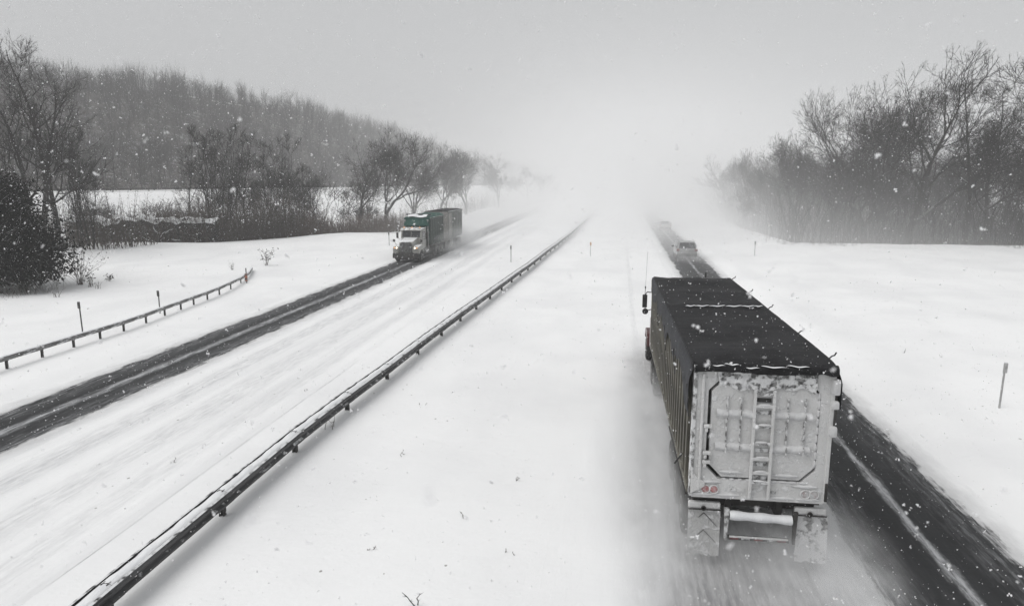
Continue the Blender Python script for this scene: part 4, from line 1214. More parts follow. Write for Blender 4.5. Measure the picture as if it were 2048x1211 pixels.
# far left: tall group behind the vine-covered mound
plant_tree('tall', 0, -59.0, 62.0, 15.5, 'bare tall tree at the left picture edge, lower than its neighbours', 0.4, LT)
plant_tree('tall', 1, -57.5, 62.5, 20.0, 'tall bare tree, second from the left picture edge', 1.9, LT)
plant_tree('tall', 0, -55.6, 62.0, 20.8, 'tallest bare tree rising from the dark vine mound at left', 3.0, LT)
plant_tree('tall', 1, -56.4, 66.0, 18.6, 'bare tree right of the tallest one, its crown over the hedge end', 4.2, LT)
plant_tree('fork', 1, -63.5, 60.0, 20.5, 'bare tree half cut by the left picture edge', 2.0, LT)
plant_tree('slim', 1, -56.0, 68, 12.5, 'multi stemmed slim tree low between the tall trees at far left', None, LT)
plant_tree('slim', 1, -54.0, 67, 9.5, 'short bushy tree at the foot of the tall trees beside the hedge', None, LT, 1.3)
# left middle clump
plant_tree('slim', 0, -52.4, 83.0, 13.6, 'single slender upright tree at right end of the hedge', 0.2, LT)
for i, (x, y, h, v, lab) in enumerate((( -49.3, 82.0, 15.0, 1, 'multi stemmed upright tree, leftmost of the clump right of the hedge'), (-46.6, 80.5, 14.6, 1, 'multi stemmed upright tree in the middle of the clump right of the hedge'),
                                 (-44.6, 82.5, 13.6, 0, 'straight slim tree at right side of the upright clump'), (-42.4, 85.0, 13.6, 1, 'bare branching tree above the brown thicket, right of upright clump'),
                                 (-47.8, 86.5, 14.5, 0, 'slim tree standing behind the upright clump'), (-40.2, 88.5, 10.5, 1, 'short bushy tree between the clump and the big spreading tree'))):
    plant_tree('slim', v, x, y, h, lab, None, LT, 1.15)
for i, (x, y, h) in enumerate(((-50.6, 88, 11), (-45.2, 90, 11.5), (-43.0, 93, 11), (-41.0, 95, 10), (-48.5, 93, 12))):
    plant_tree('fork', i % 2, x, y, h, 'small bare tree filling in behind the upright clump left of the big tree', None, 'small trees behind the upright clump')
plant_tree('broad', 0, -37.0, 101, 14.6, 'left of two big spreading trees behind the oncoming truck', 2.0, LT, 1.0)
plant_tree('broad', 1, -33.6, 103, 15.8, 'right of two big spreading trees behind the oncoming truck', 0.5, LT, 1.0)
plant_tree('fork', 1, -32.6, 116, 14.0, 'smaller bare tree just right of the big spreading trees', 1.0, LT, 1.1)
plant_tree('sapling', 0, -39.6, 97, 8.0, 'low spreading small tree under the big tree on its left', 1.0, LT, 1.3)
plant_tree('sapling', 1, -35.0, 98, 5.5, 'bushy shrub between the trunks of the big spreading trees', 1.0, LT, 1.3)
far_l = [(-35, 124, 12.5, 'broad', 0), (-32, 132, 14.5, 'broad', 1), (-33, 141, 14, 'fork', 0), (-31, 152, 14, 'broad', 1), (-33.5, 165, 15, 'fork', 1), (-28.5, 183, 14, 'broad', 0), (-23.2, 208, 12, 'broad', 0), (-20.5, 214, 10, 'broad', 1)]
names = ['first', 'second', 'third', 'fourth', 'fifth', 'sixth', 'seventh', 'eighth']
for i, (x, y, h, kd, v) in enumerate(far_l):
    plant_tree(kd, v, x, y, h, f'hazy bare tree, {names[i]} beyond the big spreading trees along the left roadside', None, LT)
# saplings in the field behind the hedge
for i, px in enumerate((-80.5, -77.4, -74.0, -70.5, -67.2, -63.6, -60.0, -56.8)):
    yy = 96 + 2.5 * math.sin(i * 2.2)
    plant_tree('sapling', i % 2, px, yy, 5.6 + 0.8 * math.sin(i * 1.7), f'small bare shrub behind the hedge, {names[i]} from its left end', None, 'shrubs in the field behind the hedge', 1.15, None, 'shrub')
# right wood edge
plant_tree('broad', 0, 35.0, 88, 22.8, 'largest spreading bare tree on the right, standing above the wood', 0.3, RT, 1.05)
plant_tree('broad', 1, 30.6, 88.5, 20.2, 'broad bare tree left of the largest one on the right', 2.2, RT, 1.05)
plant_tree('fork', 1, 39.0, 90, 19.0, 'tall forked tree just right of the largest right-hand tree', 1.2, RT)
plant_tree('tall', 0, 41.6, 88, 19.8, 'tall slender tree toward the right picture edge', 0.6, RT)
plant_tree('tall', 1, 44.0, 88, 19.0, 'tall slender tree close to the right picture edge', 2.6, RT)
plant_tree('broad', 1, 45.3, 68, 23.5, 'near dark tree reaching in from the right picture edge', 3.8, RT, 1.05)
plant_tree('fork', 0, 24.5, 95, 14.5, 'bare tree at the low left shoulder of the right wood', 1.0, RT)
plant_tree('broad', 0, 22.8, 101, 13.6, 'rounded bare tree at left end of the right wood', 2.0, RT, 0.9)
rt = [(26.8, 92, 15.5, 'broad', 0), (33.0, 93, 20.5, 'fork', 1), (26, 104, 14.5, 'broad', 1), (22.4, 112, 12.5, 'fork', 0), (23.0, 124, 13, 'broad', 1), (24, 138, 13, 'fork', 1), (25, 154, 13, 'broad', 0), (26, 172, 13, 'fork', 1)]
for i, (x, y, h, kd, v) in enumerate(rt):
    plant_tree(kd, v, x, y, h, f'bare tree of the right wood edge, {names[i]} in order of distance', None, RT)
gq = np.random.default_rng(99)
for i in range(34):
    x = 23.5 + 30 * ((i * 0.618) % 1.0); y = 91 + 26 * ((i * 0.381 + 0.2) % 1.0)
    if x < 27: y += 8
    h = np.interp(x, [22, 28, 34, 55], [11.5, 13, 14.5, 14.5]) * gq.uniform(0.8, 1.05)
    plant_tree(('fork', 'broad', 'slim')[i % 3], i % 2, x, y, h, 'bare tree among many crowded inside the right wood', None, 'bare trees crowded inside the right wood')

# ------------------------------------------------------------------ brush, undergrowth and far woods: masses nobody could count
def brush(name, pts, hmin, hmax, m, label, seed, twigs=10, r=0.018, lean=0.22, tw=0.55):
    g = np.random.default_rng(seed)
    n = len(pts)
    z = height(pts[:, 0], pts[:, 1]) - 0.1
    P0 = np.concatenate([pts, z[:, None]], 1)
    h = g.uniform(hmin, hmax, n) * (0.75 + 0.35 * np.abs(fbm(pts[:, 0], pts[:, 1], 0.35, seed, 2)))
    D = np.concatenate([g.normal(0, lean, (n, 2)), np.ones((n, 1))], 1)
    P1 = P0 + D * h[:, None]
    geo = Geo()
    V, F = cones(P0, P1, r * (0.6 + 0.25 * h)); geo.tris(V, F)
    idx = np.repeat(np.arange(n), twigs)
    t = g.uniform(0.12, 0.98, len(idx))[:, None]
    Q0 = P0[idx] + (P1 - P0)[idx] * t
    d = g.normal(0, 1, (len(idx), 3)); d[:, 2] = np.abs(d[:, 2]) * 0.9 + 0.25
    d /= np.linalg.norm(d, axis=1, keepdims=True)
    ln = tw * g.uniform(0.4, 1.3, len(idx)) * (1.25 - t[:, 0]) * np.maximum(1.0, h[idx] * 0.45)
    Q1 = Q0 + d * ln[:, None]
    V, F = cones(Q0, Q1, np.full(len(idx), r * 0.55)); geo.tris(V, F)
    o = link(name, geo.mesh(name, m)); tag(o, label, kind='stuff')
    return o

def scatter(n, x0, x1, y0, y1, seed, keep):
    g = np.random.default_rng(seed)
    p = np.stack([g.uniform(x0, x1, n * 4), g.uniform(y0, y1, n * 4)], 1)
    return p[keep(p[:, 0], p[:, 1])][:n]

lcrest = lambda x: np.interp(x, [-140, -62, -47, -38.6, -30, -28], [70, 74, 76.5, 84.5, 94, 130])
# thicket around the left middle clump
p = scatter(2600, -54, -38, 76, 96, 1, lambda x, y: (y > lcrest(x) + 0.6) & (y < lcrest(x) + 9))
brush('thicket', p, 2.4, 6.2, M['brush'], 'dense brown thicket of stems around the upright clump left of the truck', 5, 14, 0.026)
p = scatter(1600, -41, -28.5, 84, 101, 2, lambda x, y: (y > lcrest(x) + 0.3) & (y < lcrest(x) + 7))
brush('thicket', p, 1.2, 3.4, M['brush_red'], 'low reddish brown brush along the snow crest left of oncoming truck', 6, 14, 0.022)
p = scatter(720, -84, -50, 76, 104, 12, lambda x, y: (y > lcrest(x) + 4) & (np.sin(x * 0.55) + np.sin(y * 0.4 + x * 0.2) > -0.5))
brush('thicket', p, 1.5, 4.0, M['brush'], 'scattered thin brush in the field behind the hedge', 7, 12, 0.018)
p = scatter(700, -39, -29, 100, 230, 3, lambda x, y: x < -31 + 0.0 * y)
brush('thicket', p, 2.0, 5.5, M['brush'], 'roadside brush fading into the snowfall far left', 8, 10, 0.022)
p = scatter(380, -70, -46, 66, 84, 13, lambda x, y: (x < -49 - (y - 66) * 0.0) & (y < lcrest(x) - 2) & (x < -50.5))
brush('thicket', p, 2.5, 6.5, M['brush'], 'dark undergrowth at the feet of the tall trees at left', 9, 14, 0.024)
# right wood undergrowth
p = scatter(6000, 20.5, 62, 84, 150, 4, lambda x, y: (y > 85.5) & (x > 21.5) & ((y < 112) | (x < 34)))
brush('undergrowth', p, 2.5, 9.5, M['twig'], 'grey undergrowth and young stems filling the right wood', 10, 13, 0.018, 0.20, 1.0)
p = scatter(900, 21, 40, 150, 260, 14, lambda x, y: x > 22)
brush('undergrowth', p, 4, 9.0, M['twig'], 'faint far undergrowth of the right wood lost in snow', 11, 9, 0.03, 0.12, 0.8)

p = scatter(520, 19.5, 56, 78.5, 86, 15, lambda x, y: (y > 81.2 + 1.4 * np.sin(x * 0.7) + 1.4 * np.sin(x * 0.23)) & (np.sin(x * 2.9 + 1.3 * y) > -0.3))
brush('brush_edge', p, 0.15, 1.0, M['brush'], 'ragged grass and low brush where the right wood meets the snow', 12, 6, 0.014, 0.3, 0.5)
p = scatter(160, 17.8, 22.5, 84, 150, 16, lambda x, y: x > 19.0 + 0.8 * np.sin(y * 0.5))
brush('brush_edge', p, 0.3, 1.6, M['brush'], 'low brush along the roadside edge of right wood', 13, 6, 0.02, 0.3, 0.5)
# wooded hill: floor of leaf litter and brush with snow lying in patches
def hill_floor():
    ts_ = np.linspace(-190, 460, 110); ss_ = np.concatenate([np.linspace(9, 60, 14), np.linspace(66, 215, 18)])
    T_, S_ = np.meshgrid(ts_, ss_)
    x = FP[0] + FU[0] * T_ + FN[0] * S_; y = FP[1] + FU[1] * T_ + FN[1] * S_
    V = np.stack([x.ravel(), y.ravel(), (height(x, y) + 0.12 + 0.05 * (S_ > 12)).ravel()], 1)
    nx = len(ts_); i = (np.arange(nx - 1)[None] + nx * np.arange(len(ss_) - 1)[:, None]).ravel()
    k = NT('woodland_floor')
    p = k.n('ShaderNodeNewGeometry').outputs['Position']
    a = k.noise(p, 0.35, 6.0, 0.7); b = k.noise(p, 0.04, 3.0)
    col = k.mix(k.ss(k.math('ADD', a, k.math('MULTIPLY', b, 0.4)), 0.70, 0.95), (0.080, 0.074, 0.069), (0.34, 0.345, 0.35))
    k.bsdf(col, 0.9, 0, 0.1)
    tag(link('hill', mesh_np('hill', V, np.stack([i, i + 1, i + 1 + nx, i + nx], 1), k.m, True)), 'wooded hillside with leaf litter and patchy snow', kind='structure')
hill_floor()
def hill_wood():
    g = np.random.default_rng(77)
    n = 5600
    t = g.uniform(-170, 430, n); s = 10 + 190 * g.random(n) ** 0.85
    x = FP[0] + FU[0] * t + FN[0] * s; y = FP[1] + FU[1] * t + FN[1] * s
    z = height(x, y) - 0.3
    H = g.uniform(8, 13, n) * (1.0 + 0.28 * fbm(x, y, 0.045, 3.0, 2))
    P0 = np.stack([x, y, z], 1)
    P1 = P0 + np.stack([g.normal(0, 0.8, n), g.normal(0, 0.8, n), H * 0.8], 1)
    geo = Geo()
    V, F = cones(P0, P1, 0.06 + 0.006 * H); geo.tris(V, F)
    k = 38                                          # branch tips spread over a rounded crown
    idx = np.repeat(np.arange(n), k)
    m1 = len(idx)
    d = g.normal(0, 1, (m1, 3)); d /= np.linalg.norm(d, axis=1, keepdims=True)
    rad = g.random(m1) ** 0.4
    wr = (0.24 + 0.14 * g.random(n))[idx] * H[idx]
    tip = P0[idx] + np.stack([d[:, 0] * rad * wr, d[:, 1] * rad * wr, H[idx] * (0.60 + 0.40 * d[:, 2] * rad)], 1)
    hz = np.clip((tip[:, 2] - P0[idx][:, 2]) / H[idx], 0.1, 1.0)
    tt = np.clip(hz * g.uniform(0.45, 0.85, m1), 0.05, 0.98)
    Q0 = P0[idx] + (P1 - P0)[idx] * tt[:, None]
    Q0 = Q0 + (tip - Q0) * g.uniform(0.0, 0.45, m1)[:, None]
    V, F = cones(Q0, tip, np.full(m1, 0.045)); geo.tris(V, F)
    n2 = 13000
    t = g.uniform(-170, 430, n2); s = 8 + 170 * g.random(n2)
    x = FP[0] + FU[0] * t + FN[0] * s; y = FP[1] + FU[1] * t + FN[1] * s
    B0 = np.stack([x, y, height(x, y) - 0.1], 1)
    B0 = np.repeat(B0, 5, 0); m2 = len(B0)
    d = np.stack([g.normal(0, 0.55, m2), g.normal(0, 0.55, m2), np.ones(m2)], 1)
    V, F = cones(B0, B0 + d * g.uniform(1.5, 5.0, m2)[:, None], np.full(m2, 0.07)); geo.tris(V, F)
    o = link('hill_wood', geo.mesh('hill_wood', M['far_wood']))
    tag(o, 'bare wood covering the hillside behind the left field', kind='stuff')
hill_wood()

# ------------------------------------------------------------------ vine-smothered mound at far left
def leaves(C, size, g, squash=1.0):
    n = len(C)
    a = g.normal(0, 1, (n, 3)); a /= np.linalg.norm(a, axis=1, keepdims=True)
    b = np.cross(a, g.normal(0, 1, (n, 3))); b /= np.linalg.norm(b, axis=1, keepdims=True)
    s = (size * g.uniform(0.5, 1.3, n))[:, None]
    V = np.stack([C - a * s, C + b * s * 0.55, C + a * s, C - b * s * 0.55], 1).reshape(-1, 3)
    i = np.arange(n)[:, None] * 4
    return V, np.concatenate([i, i + 1, i + 2, i + 3], 1)

def vine_mound():
    g = np.random.default_rng(5)
    r = empty('vine_thicket', (-40.4, 42.0, float(height(-40.4, 42.0))))
    tag(r, 'big dark mound of vines smothering a tree at left picture edge', 'bush')
    blobs = [(-1.5, 0, 3.4, 4.6, 4.2, 3.6), (1.3, -0.6, 2.4, 3.2, 3.2, 2.6), (-3.6, 1.0, 5.2, 3.2, 3.2, 2.7), (-0.6, 0.4, 6.0, 2.3, 2.4, 1.9), (-5.5, -0.4, 2.8, 3.2, 3.6, 3.0), (3.1, -1.2, 1.4, 1.5, 1.7, 1.2), (-2.3, 0.6, 7.6, 1.4, 1.6, 1.2), (-5.6, 0.8, 6.6, 2.4, 2.2, 2.6), (-3.9, 0.5, 8.6, 1.2, 1.3, 1.5), (-6.6, 0.2, 8.8, 1.3, 1.3, 1.7)]
    C = []
    for bx, by, bz, rx_, ry_, rz_ in blobs:
        n = int(900 * rx_ * ry_)
        d = g.normal(0, 1, (n, 3)); d /= np.linalg.norm(d, axis=1, keepdims=True)
        rad = g.random(n) ** 0.45 * (1 + 0.26 * fbm(d[:, 0] * 6, d[:, 1] * 6 + d[:, 2] * 5, 1.0, bx, 2)) * g.uniform(0.92, 1.10, n)
        C.append(np.stack([bx + d[:, 0] * rad * rx_, by + d[:, 1] * rad * ry_, bz + d[:, 2] * rad * rz_], 1))
    C = np.concatenate(C); C = C[C[:, 2] > 0.45 + 0.5 * np.sin(C[:, 0] * 2.1) ** 2]
    geo = Geo(); V, F = leaves(C, 0.12, g); geo.quads(V, F)
    o = link('leaves', geo.mesh('leaves', M['ivy']), None, r); o['kind'] = 'stuff'
    # hanging vines and whips round the foot and outline
    n = 5000
    k = g.integers(0, len(C), n); P0 = C[k]
    d = g.normal(0, 0.55, (n, 3)); d[:, 2] = np.where(P0[:, 2] < 2.2, -1.0, 0.5)
    ln = g.uniform(0.3, 1.0, n) * g.uniform(0.5, 2.2, n)
    V, F = cones(P0, P0 + d * ln[:, None], np.full(n, 0.016))
    o = link('vines', mesh_np('vines', V, [F], M['bark']), None, r); o['kind'] = 'stuff'
    geo = Geo()
    for i in range(9):
        a = g.uniform(0, 6.28); b0 = np.array([g.uniform(-6, 2.4), g.uniform(-1.5, 1.5), -0.2])
        pts = [b0]
        for q in range(5): pts.append(pts[-1] + np.array([g.normal(0, 0.3), g.normal(0, 0.3), g.uniform(0.6, 1.3)]))
        V, F = tube_chain(np.array(pts), np.linspace(0.10, 0.03, 6), 6); geo.quads(V, F)
    link('stems', geo.mesh('stems', M['bark']), None, r)
    n = 260
    bx = g.uniform(-7, 4.2, n); by = -2.6 + g.normal(0, 0.8, n) - 0.02 * bx
    P0 = np.stack([bx, by, np.full(n, -0.1)], 1); P1 = P0 + np.stack([g.normal(0, .25, n), g.normal(0, .25, n), g.uniform(0.35, 1.5, n)], 1)
    V, F = cones(P0, P1, np.full(n, 0.012))
    o = link('dry_stalks', mesh_np('dry_stalks', V, [F], M['brush']), None, r); o['kind'] = 'stuff'
    link('fallen_branch', (lambda vf: mesh_np('fallen_branch', vf[0], [vf[1]], M['bark']))(tube_chain(np.array([(-1.2, -2.2, 1.3), (-2.0, -3.0, 0.8), (-2.9, -3.9, 0.35), (-3.8, -4.6, 0.18), (-4.8, -5.2, 0.05)]), np.array([.05, .045, .035, .03, .02]), 6)), None, r)
vine_mound()

# ------------------------------------------------------------------ hedge with a snow cap
def hedge():
    g = np.random.default_rng(9)
    A = np.array((-63.5, 74.9)); B = np.array((-46.2, 77.7)); L = np.linalg.norm(B - A); u = (B - A) / L; nrm = np.array((-u[1], u[0]))
    r = empty('hedge', (A[0], A[1], float(height(*A))))
    tag(r, 'long trimmed dark hedge with snow lying on its top', 'hedge')
    n = 26000
    s = g.uniform(0, L, n); top = 2.75 + 0.16 * np.sin(s * 0.9) + 0.10 * np.sin(s * 2.3) - 0.35 * sstep(s, L - 5, L)
    C = np.stack([A[0] + u[0] * s, A[1] + u[1] * s], 1) + nrm[None] * (g.random(n) ** 1.3 * 1.5 - 0.15)[:, None]
    C += g.normal(0, 0.07, C.shape)
    z = g.random(n) * top
    C3 = np.concatenate([C - A, z[:, None]], 1)
    geo = Geo(); V, F = leaves(C3, 0.11, g); geo.quads(V, F)
    o = link('leaves', geo.mesh('leaves', M['hedge']), None, r); o['kind'] = 'stuff'
    m_ = 2600
    k = g.integers(0, n, m_); d = g.normal(0, 1, (m_, 3)); d[:, 2] = np.abs(d[:, 2]); d /= np.linalg.norm(d, axis=1, keepdims=True)
    V, F = cones(C3[k], C3[k] + d * g.uniform(0.2, 0.8, m_)[:, None], np.full(m_, 0.014))
    o = link('twigs', mesh_np('twigs', V, [F], M['bark']), None, r); o['kind'] = 'stuff'
    def fn(q, v):
        s_ = q * L; w = -0.22 + 1.65 * v
        t_ = 2.75 + 0.16 * math.sin(s_ * 0.9) + 0.10 * math.sin(s_ * 2.3) - 0.35 * float(sstep(np.array(s_), L - 5, L))
        nz = mnoise.noise(Vector((s_ * 1.3, w * 2.0, 0.3)))
        zz = t_ - 0.03 + 0.17 * math.sin(math.pi * min(max(v, 0), 1)) ** 0.6 + 0.40 * nz - 0.06 - (0.30 if v < 0.04 else 0.0)
        c_ = u * s_ + nrm * (w + 0.10 * mnoise.noise(Vector((s_ * 2.2, 4.0, 1.0))))
        return (c_[0], c_[1], zz)
    MB().grid(fn, 150, 10).build('snow_cap', M['snow_lump'], r, smooth=True)
    for i in range(11):                  # snow-laden sticks poking out of its face
        s_ = g.uniform(0.5, L - 0.5); p0 = u * s_ - nrm * 0.25; z_ = g.uniform(0.3, 2.0); a = g.uniform(-0.9, 0.9)
        pts = np.array([(p0[0], p0[1], z_), (p0[0] + 0.7 * math.cos(a), p0[1] - 0.25, z_ + 0.7 * math.sin(a)), (p0[0] + 1.5 * math.cos(a), p0[1] - 0.35, z_ + 1.1 * math.sin(a))])
        V, F = tube_chain(pts, np.array([.035, .03, .015]), 5)
        link('snowy_stick', mesh_np('snowy_stick', V, [F], M['snow_lump']), None, r)
hedge()

# ------------------------------------------------------------------ weeds and twigs standing out of the snow
def weed(x, y, h, label, seed, n=14, w=0.5, leafy=0, m=None):
    g = np.random.default_rng(seed)
    z0 = float(height(x, y)); geo = Geo(); tips = []
    for i in range(n):
        a = g.uniform(0, 6.28); sp = g.uniform(0.1, w)
        p = np.array([g.normal(0, .08), g.normal(0, .08), -0.1]); pts = [p]
        hh = h * g.uniform(0.5, 1.0)
        for q in range(4):
            pts.append(pts[-1] + np.array([math.cos(a) * sp * h * 0.25 * (0.5 + 0.4 * q) + g.normal(0, .03), math.sin(a) * sp * h * 0.25 * (0.5 + 0.4 * q) + g.normal(0, .03), hh * 0.28]))
        V, F = tube_chain(np.array(pts), np.linspace(0.014, 0.005, 5), 4); geo.quads(V, F)
        for q in range(4):
            b = pts[g.integers(2, 5)]; e = b + np.array([g.normal(0, .16), g.normal(0, .16), g.uniform(0.02, 0.25)]) * h
            V, F = cones(b[None], e[None], np.array([0.008])); geo.tris(V, F); tips.append(e)
    r = empty('weed', (x, y, z0)); tag(r, label, 'weed', 'dry weeds in the snow')
    link('stems', geo.mesh('stems', m or M['brush']), None, r)
    if leafy:
        T_ = np.array(tips); T_ = np.repeat(T_, leafy, 0) + g.normal(0, 0.05, (len(T_) * leafy, 3))
        V, F = leaves(T_, 0.06, g); gg = Geo(); gg.quads(V, F)
        o = link('seed_heads', gg.mesh('seed_heads', M['hedge']), None, r); o['kind'] = 'stuff'
weed(-37.0, 44.4, 2.3, 'tall dry leafy weed right of the dark vine mound', 1, 30, 0.75, 3)
weed(-35.4, 43.4, 0.9, 'low dark weed at right foot of the vine mound', 2, 10, 0.6, 2)
weed(-36.2, 46.2, 0.55, 'small leafy sprig alone in snow right of the tall dry weed', 3, 7, 0.7, 3)
weed(-34.2, 42.6, 0.6, 'short bare sprig in snow below the leafy sprig', 4, 5, 0.3, 0)
weed(-34.4, 39.2, 0.8, 'thin drooping weed in front of the vine mound', 5, 6, 0.8, 0)
weed(-29.4, 57.0, 1.3, 'dry weed beyond the buried end of left guardrail', 6, 12, 0.5, 3)
weed(-30.6, 53.5, 0.7, 'faint grass tuft left of the guardrail end', 7, 8, 0.3, 0)
weed(-8.2, 19.2, 0.5, 'thin weed at a median guardrail post', 8, 3, 0.3, 0)
weed(-3.05, 10.9, 0.42, 'single dark twig standing in snow at bottom picture edge', 9, 2, 0.5, 0, M['bark'])
weed(-3.05, 14.3, 0.22, 'two short grass stalks in the median snow', 10, 2, 0.2, 0)

for i, (x, y) in enumerate(((-4.6, 12.6), (-2.2, 16.5), (-5.4, 17.4), (-1.8, 12.9), (-6.2, 22.0), (-11.5, 16.2), (-10.6, 22.8), (11.8, 17.0), (12.6, 31.0), (15.2, 26.5))):
    weed(x, y, 0.16 + 0.03 * (i % 3), 'short dry grass stalk poking out of smooth snow', 30 + i, 2, 0.35, 0)
# ------------------------------------------------------------------ air full of snow
def volume(name, density, color, aniso=0.0):
    k = NT(name)
    v = k.n('ShaderNodeVolumePrincipled')
    v.inputs['Color'].default_value = color + (1,)
    v.inputs['Density'].default_value = density
    v.inputs['Anisotropy'].default_value = aniso
    k.t.links.new(v.outputs[0], k.out.inputs['Volume'])
    return k, v

def box_obj(name, x0, x1, y0, y1, z0, z1, m, label):
    o = MB().box(((x0 + x1) / 2, (y0 + y1) / 2, (z0 + z1) / 2), (x1 - x0, y1 - y0, z1 - z0)).build(name, m)
    tag(o, label, kind='stuff')
    return o

HAZE = 0.00095
kh, _ = volume('haze', HAZE, (0.995, 0.997, 1.0))
box_obj('haze', -650, 650, -80, 1010, -4.2, 64, kh.m, 'thin even snowfall haze over the whole valley')

# snow raised and blown along the highway: thick over the road ahead, thinning to nothing at its edges
k, v = volume('blown_snow', 1.0, (0.995, 0.997, 1.0))
g = k.n('ShaderNodeNewGeometry').outputs['Position']
sep = k.n('ShaderNodeSeparateXYZ'); k.t.links.new(g, sep.inputs[0])
X_, Y_, Z_ = sep.outputs
def bell(c, w):
    q = k.math('DIVIDE', k.math('SUBTRACT', X_, c), w)
    return k.math('POWER', 2.718, k.math('MULTIPLY', k.math('MULTIPLY', q, q), -0.5))
def fall(h):
    return k.math('POWER', 2.718, k.math('MULTIPLY', k.math('MAXIMUM', Z_, 0.0), -1 / h))
low = k.math('MULTIPLY', k.math('MULTIPLY', k.ss(Y_, 44, 104), bell(8.0, 13.0)), fall(4.5))
low = k.math('ADD', low, k.math('MULTIPLY', k.math('MULTIPLY', k.ss(Y_, 66, 130), bell(-17.0, 7.0)), k.math('MULTIPLY', fall(2.6), 0.8)))
high = k.math('MULTIPLY', k.math('MULTIPLY', k.ss(Y_, 62, 210), bell(8.0, 28.0)), fall(17.0))
wide = k.math('MULTIPLY', k.math('MULTIPLY', k.ss(Y_, 190, 430), bell(-30.0, 90.0)), fall(40.0))
drift = k.math('MULTIPLY', k.math('MULTIPLY', k.ss(Y_, 66, 92), bell(30.0, 12.0)), fall(3.0))
dn = k.math('ADD', k.math('MULTIPLY', low, 0.068), k.math('ADD', k.math('MULTIPLY', high, 0.032), k.math('ADD', k.math('MULTIPLY', drift, 0.04), k.math('MULTIPLY', wide, 0.007))))
lim = k.math('MULTIPLY', k.math('MULTIPLY', k.ss(X_, -228, -150), k.math('SUBTRACT', 1.0, k.ss(X_, 85, 118))), k.math('MULTIPLY', k.math('SUBTRACT', 1.0, k.ss(Z_, 40, 58)), k.math('SUBTRACT', 1.0, k.ss(Y_, 420, 520))))
k.t.links.new(k.math('MULTIPLY', dn, lim), v.inputs['Density'])
box_obj('blown_snow', -230, 120, 44, 525, -4.0, 59, k.m, 'thick blowing snow hiding the highway in the distance')

# spray thrown up round the loaded truck
def spray(name, c, rad, dens, label, seed):
    k, v = volume(name, 1.0, (0.97, 0.975, 0.98))
    tc = k.n('ShaderNodeTexCoord').outputs['Object']
    ln = k.n('ShaderNodeVectorMath', operation='LENGTH'); k.t.links.new(tc, ln.inputs[0])
    f = k.math('SUBTRACT', 1.0, k.ss(ln.outputs['Value'], 0.25, 0.98))
    nz = k.noise(k.scaled(tc, (1.6, 1.6, 1.6), (seed, seed, 0)), 1.6, 3.0)
    k.t.links.new(k.math('MULTIPLY', k.math('MULTIPLY', f, k.ss(nz, 0.25, 0.75)), dens), v.inputs['Density'])
    mb = MB(); bmesh.ops.create_icosphere(mb.bm, subdivisions=3, radius=1.0)
    o = mb.build(name, k.m); o.location = c; o.scale = rad
    tag(o, label, kind='stuff')
spray('snow_spray', (1.1, 17.5, 0.5), (1.9, 9.0, 1.3), 1.0, 'powder snow swirling along the left side of the loaded truck', 1.0)
spray('snow_spray', (3.9, 13.0, 0.35), (2.1, 3.6, 1.0), 1.2, 'powder snow thrown up behind the right rear wheels of the loaded truck', 2.0)
spray('snow_spray', (-17.0, 78.0, 0.9), (3.2, 17.0, 2.2), 0.30, 'powder snow trailing beside the oncoming truck', 3.0)
spray('snow_spray', (7.6, 68.5, 0.6), (2.4, 6.0, 1.5), 0.3, 'powder snow behind the silver car', 4.0)

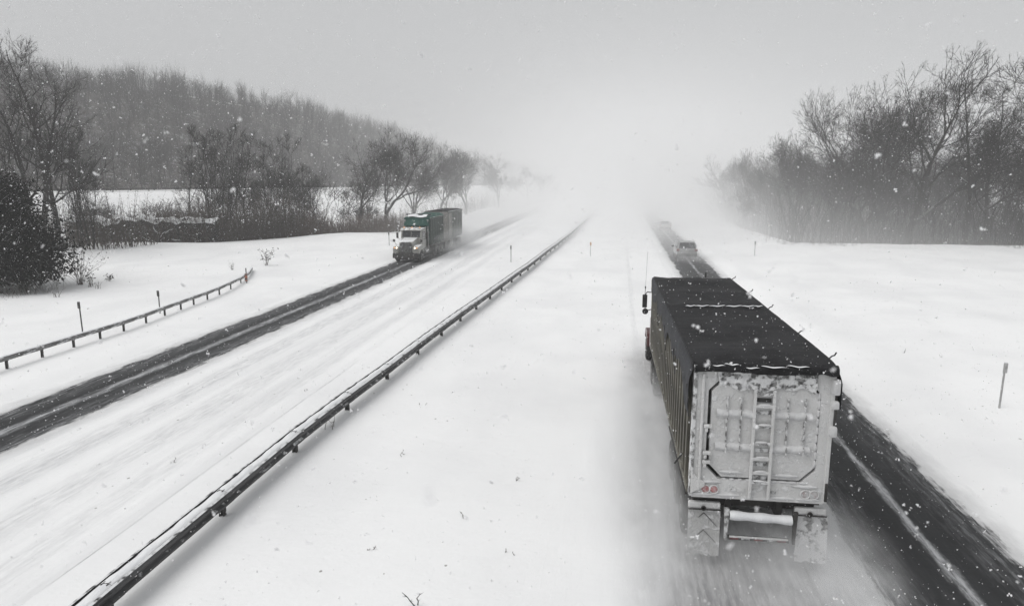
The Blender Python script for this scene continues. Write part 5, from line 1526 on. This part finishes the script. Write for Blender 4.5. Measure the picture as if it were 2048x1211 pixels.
# ------------------------------------------------------------------ falling flakes, real ones in the air between here and the trees
def flakes():
    g = np.random.default_rng(2024)
    n = 190000
    C = np.stack([g.uniform(-26, 26, n), g.uniform(0.4, 30, n), g.uniform(0.1, 16.5, n)], 1)
    Cn = np.stack([g.uniform(-1.8, 1.4, 260), g.uniform(0.55, 2.4, 260), g.uniform(5.6, 8.9, 260)], 1)   # flakes blown close past the parapet
    C = np.concatenate([C, Cn])
    keep = (np.abs(C[:, 0] + 0.14 * C[:, 1]) < 0.95 * C[:, 1] + 3.0) & (np.abs(C[:, 2] - 7.5 + 0.17 * C[:, 1]) < 0.62 * C[:, 1] + 2.0)
    C = C[keep]; n = len(C)
    s = np.exp(g.normal(math.log(0.0053), 0.48, n)); s = np.clip(s, 0.002, 0.018)
    near = C[:, 1] < 1.6
    s[near] = np.clip(s[near], 0.002, 0.0045)
    mid_ = (C[:, 1] >= 1.6) & (C[:, 1] < 5.0)
    s[mid_] = np.clip(s[mid_], 0.002, 0.0075)
    big = C[:, 1] < 7.0
    Cb, sb = C[big], s[big]; C, s = C[~big], s[~big]; n = len(C)
    B = np.array([(1, 0, 0), (-1, 0, 0), (0, 1, 0), (0, -1, 0), (0, 0, 0.55), (0, 0, -0.55)], float)
    Fb = np.array([(0, 2, 4), (2, 1, 4), (1, 3, 4), (3, 0, 4), (2, 0, 5), (1, 2, 5), (3, 1, 5), (0, 3, 5)])
    q = g.normal(0, 1, (n, 4)); q /= np.linalg.norm(q, axis=1, keepdims=True)
    w, x, y, z = q.T
    Rm = np.stack([1 - 2 * (y * y + z * z), 2 * (x * y - z * w), 2 * (x * z + y * w), 2 * (x * y + z * w), 1 - 2 * (x * x + z * z), 2 * (y * z - x * w), 2 * (x * z - y * w), 2 * (y * z + x * w), 1 - 2 * (x * x + y * y)], 1).reshape(n, 3, 3)
    jit = B[None] * g.uniform(0.5, 1.4, (n, 6, 1))
    V = np.einsum('nij,nkj->nki', Rm, jit) * s[:, None, None] + C[:, None, :]
    F = (Fb[None] + 6 * np.arange(n)[:, None, None]).reshape(-1, 3)
    # the near ones as rounded clumps of a few crystals
    ib = bmesh.new(); bmesh.ops.create_icosphere(ib, subdivisions=1, radius=1.0)
    iv = np.array([v_.co for v_ in ib.verts]); iF = np.array([[v_.index for v_ in f_.verts] for f_ in ib.faces]); ib.free()
    cl = []
    for q_ in range(3):
        off = g.normal(0, 0.55, (len(Cb), 1, 3)) * sb[:, None, None]
        ax = g.uniform(0.45, 1.0, (len(Cb), 1, 3)); jt = g.uniform(0.8, 1.2, (len(Cb), len(iv), 1))
        cl.append((iv[None] * ax * jt * sb[:, None, None] * 0.75 + off + Cb[:, None, :]).reshape(-1, 3))
    Vn = np.concatenate(cl); nn = 3 * len(Cb)
    Fn = (iF[None] + len(iv) * np.arange(nn)[:, None, None]).reshape(-1, 3)
    V = np.concatenate([V.reshape(-1, 3), Vn]); F = np.concatenate([F, Fn + 6 * n])
    k = NT('snowflake')
    d = k.n('ShaderNodeBsdfDiffuse'); d.inputs['Color'].default_value = (0.96, 0.96, 0.97, 1)
    t = k.n('ShaderNodeBsdfTranslucent'); t.inputs['Color'].default_value = (0.96, 0.96, 0.97, 1)
    mx_ = k.n('ShaderNodeMixShader'); mx_.inputs[0].default_value = 0.45
    k.t.links.new(d.outputs[0], mx_.inputs[1]); k.t.links.new(t.outputs[0], mx_.inputs[2]); k.t.links.new(mx_.outputs[0], k.out.inputs['Surface'])
    o = link('snowflakes', mesh_np('snowflakes', V.reshape(-1, 3), F, k.m, True))
    tag(o, 'white snowflakes falling thickly through the air', kind='stuff')
flakes()
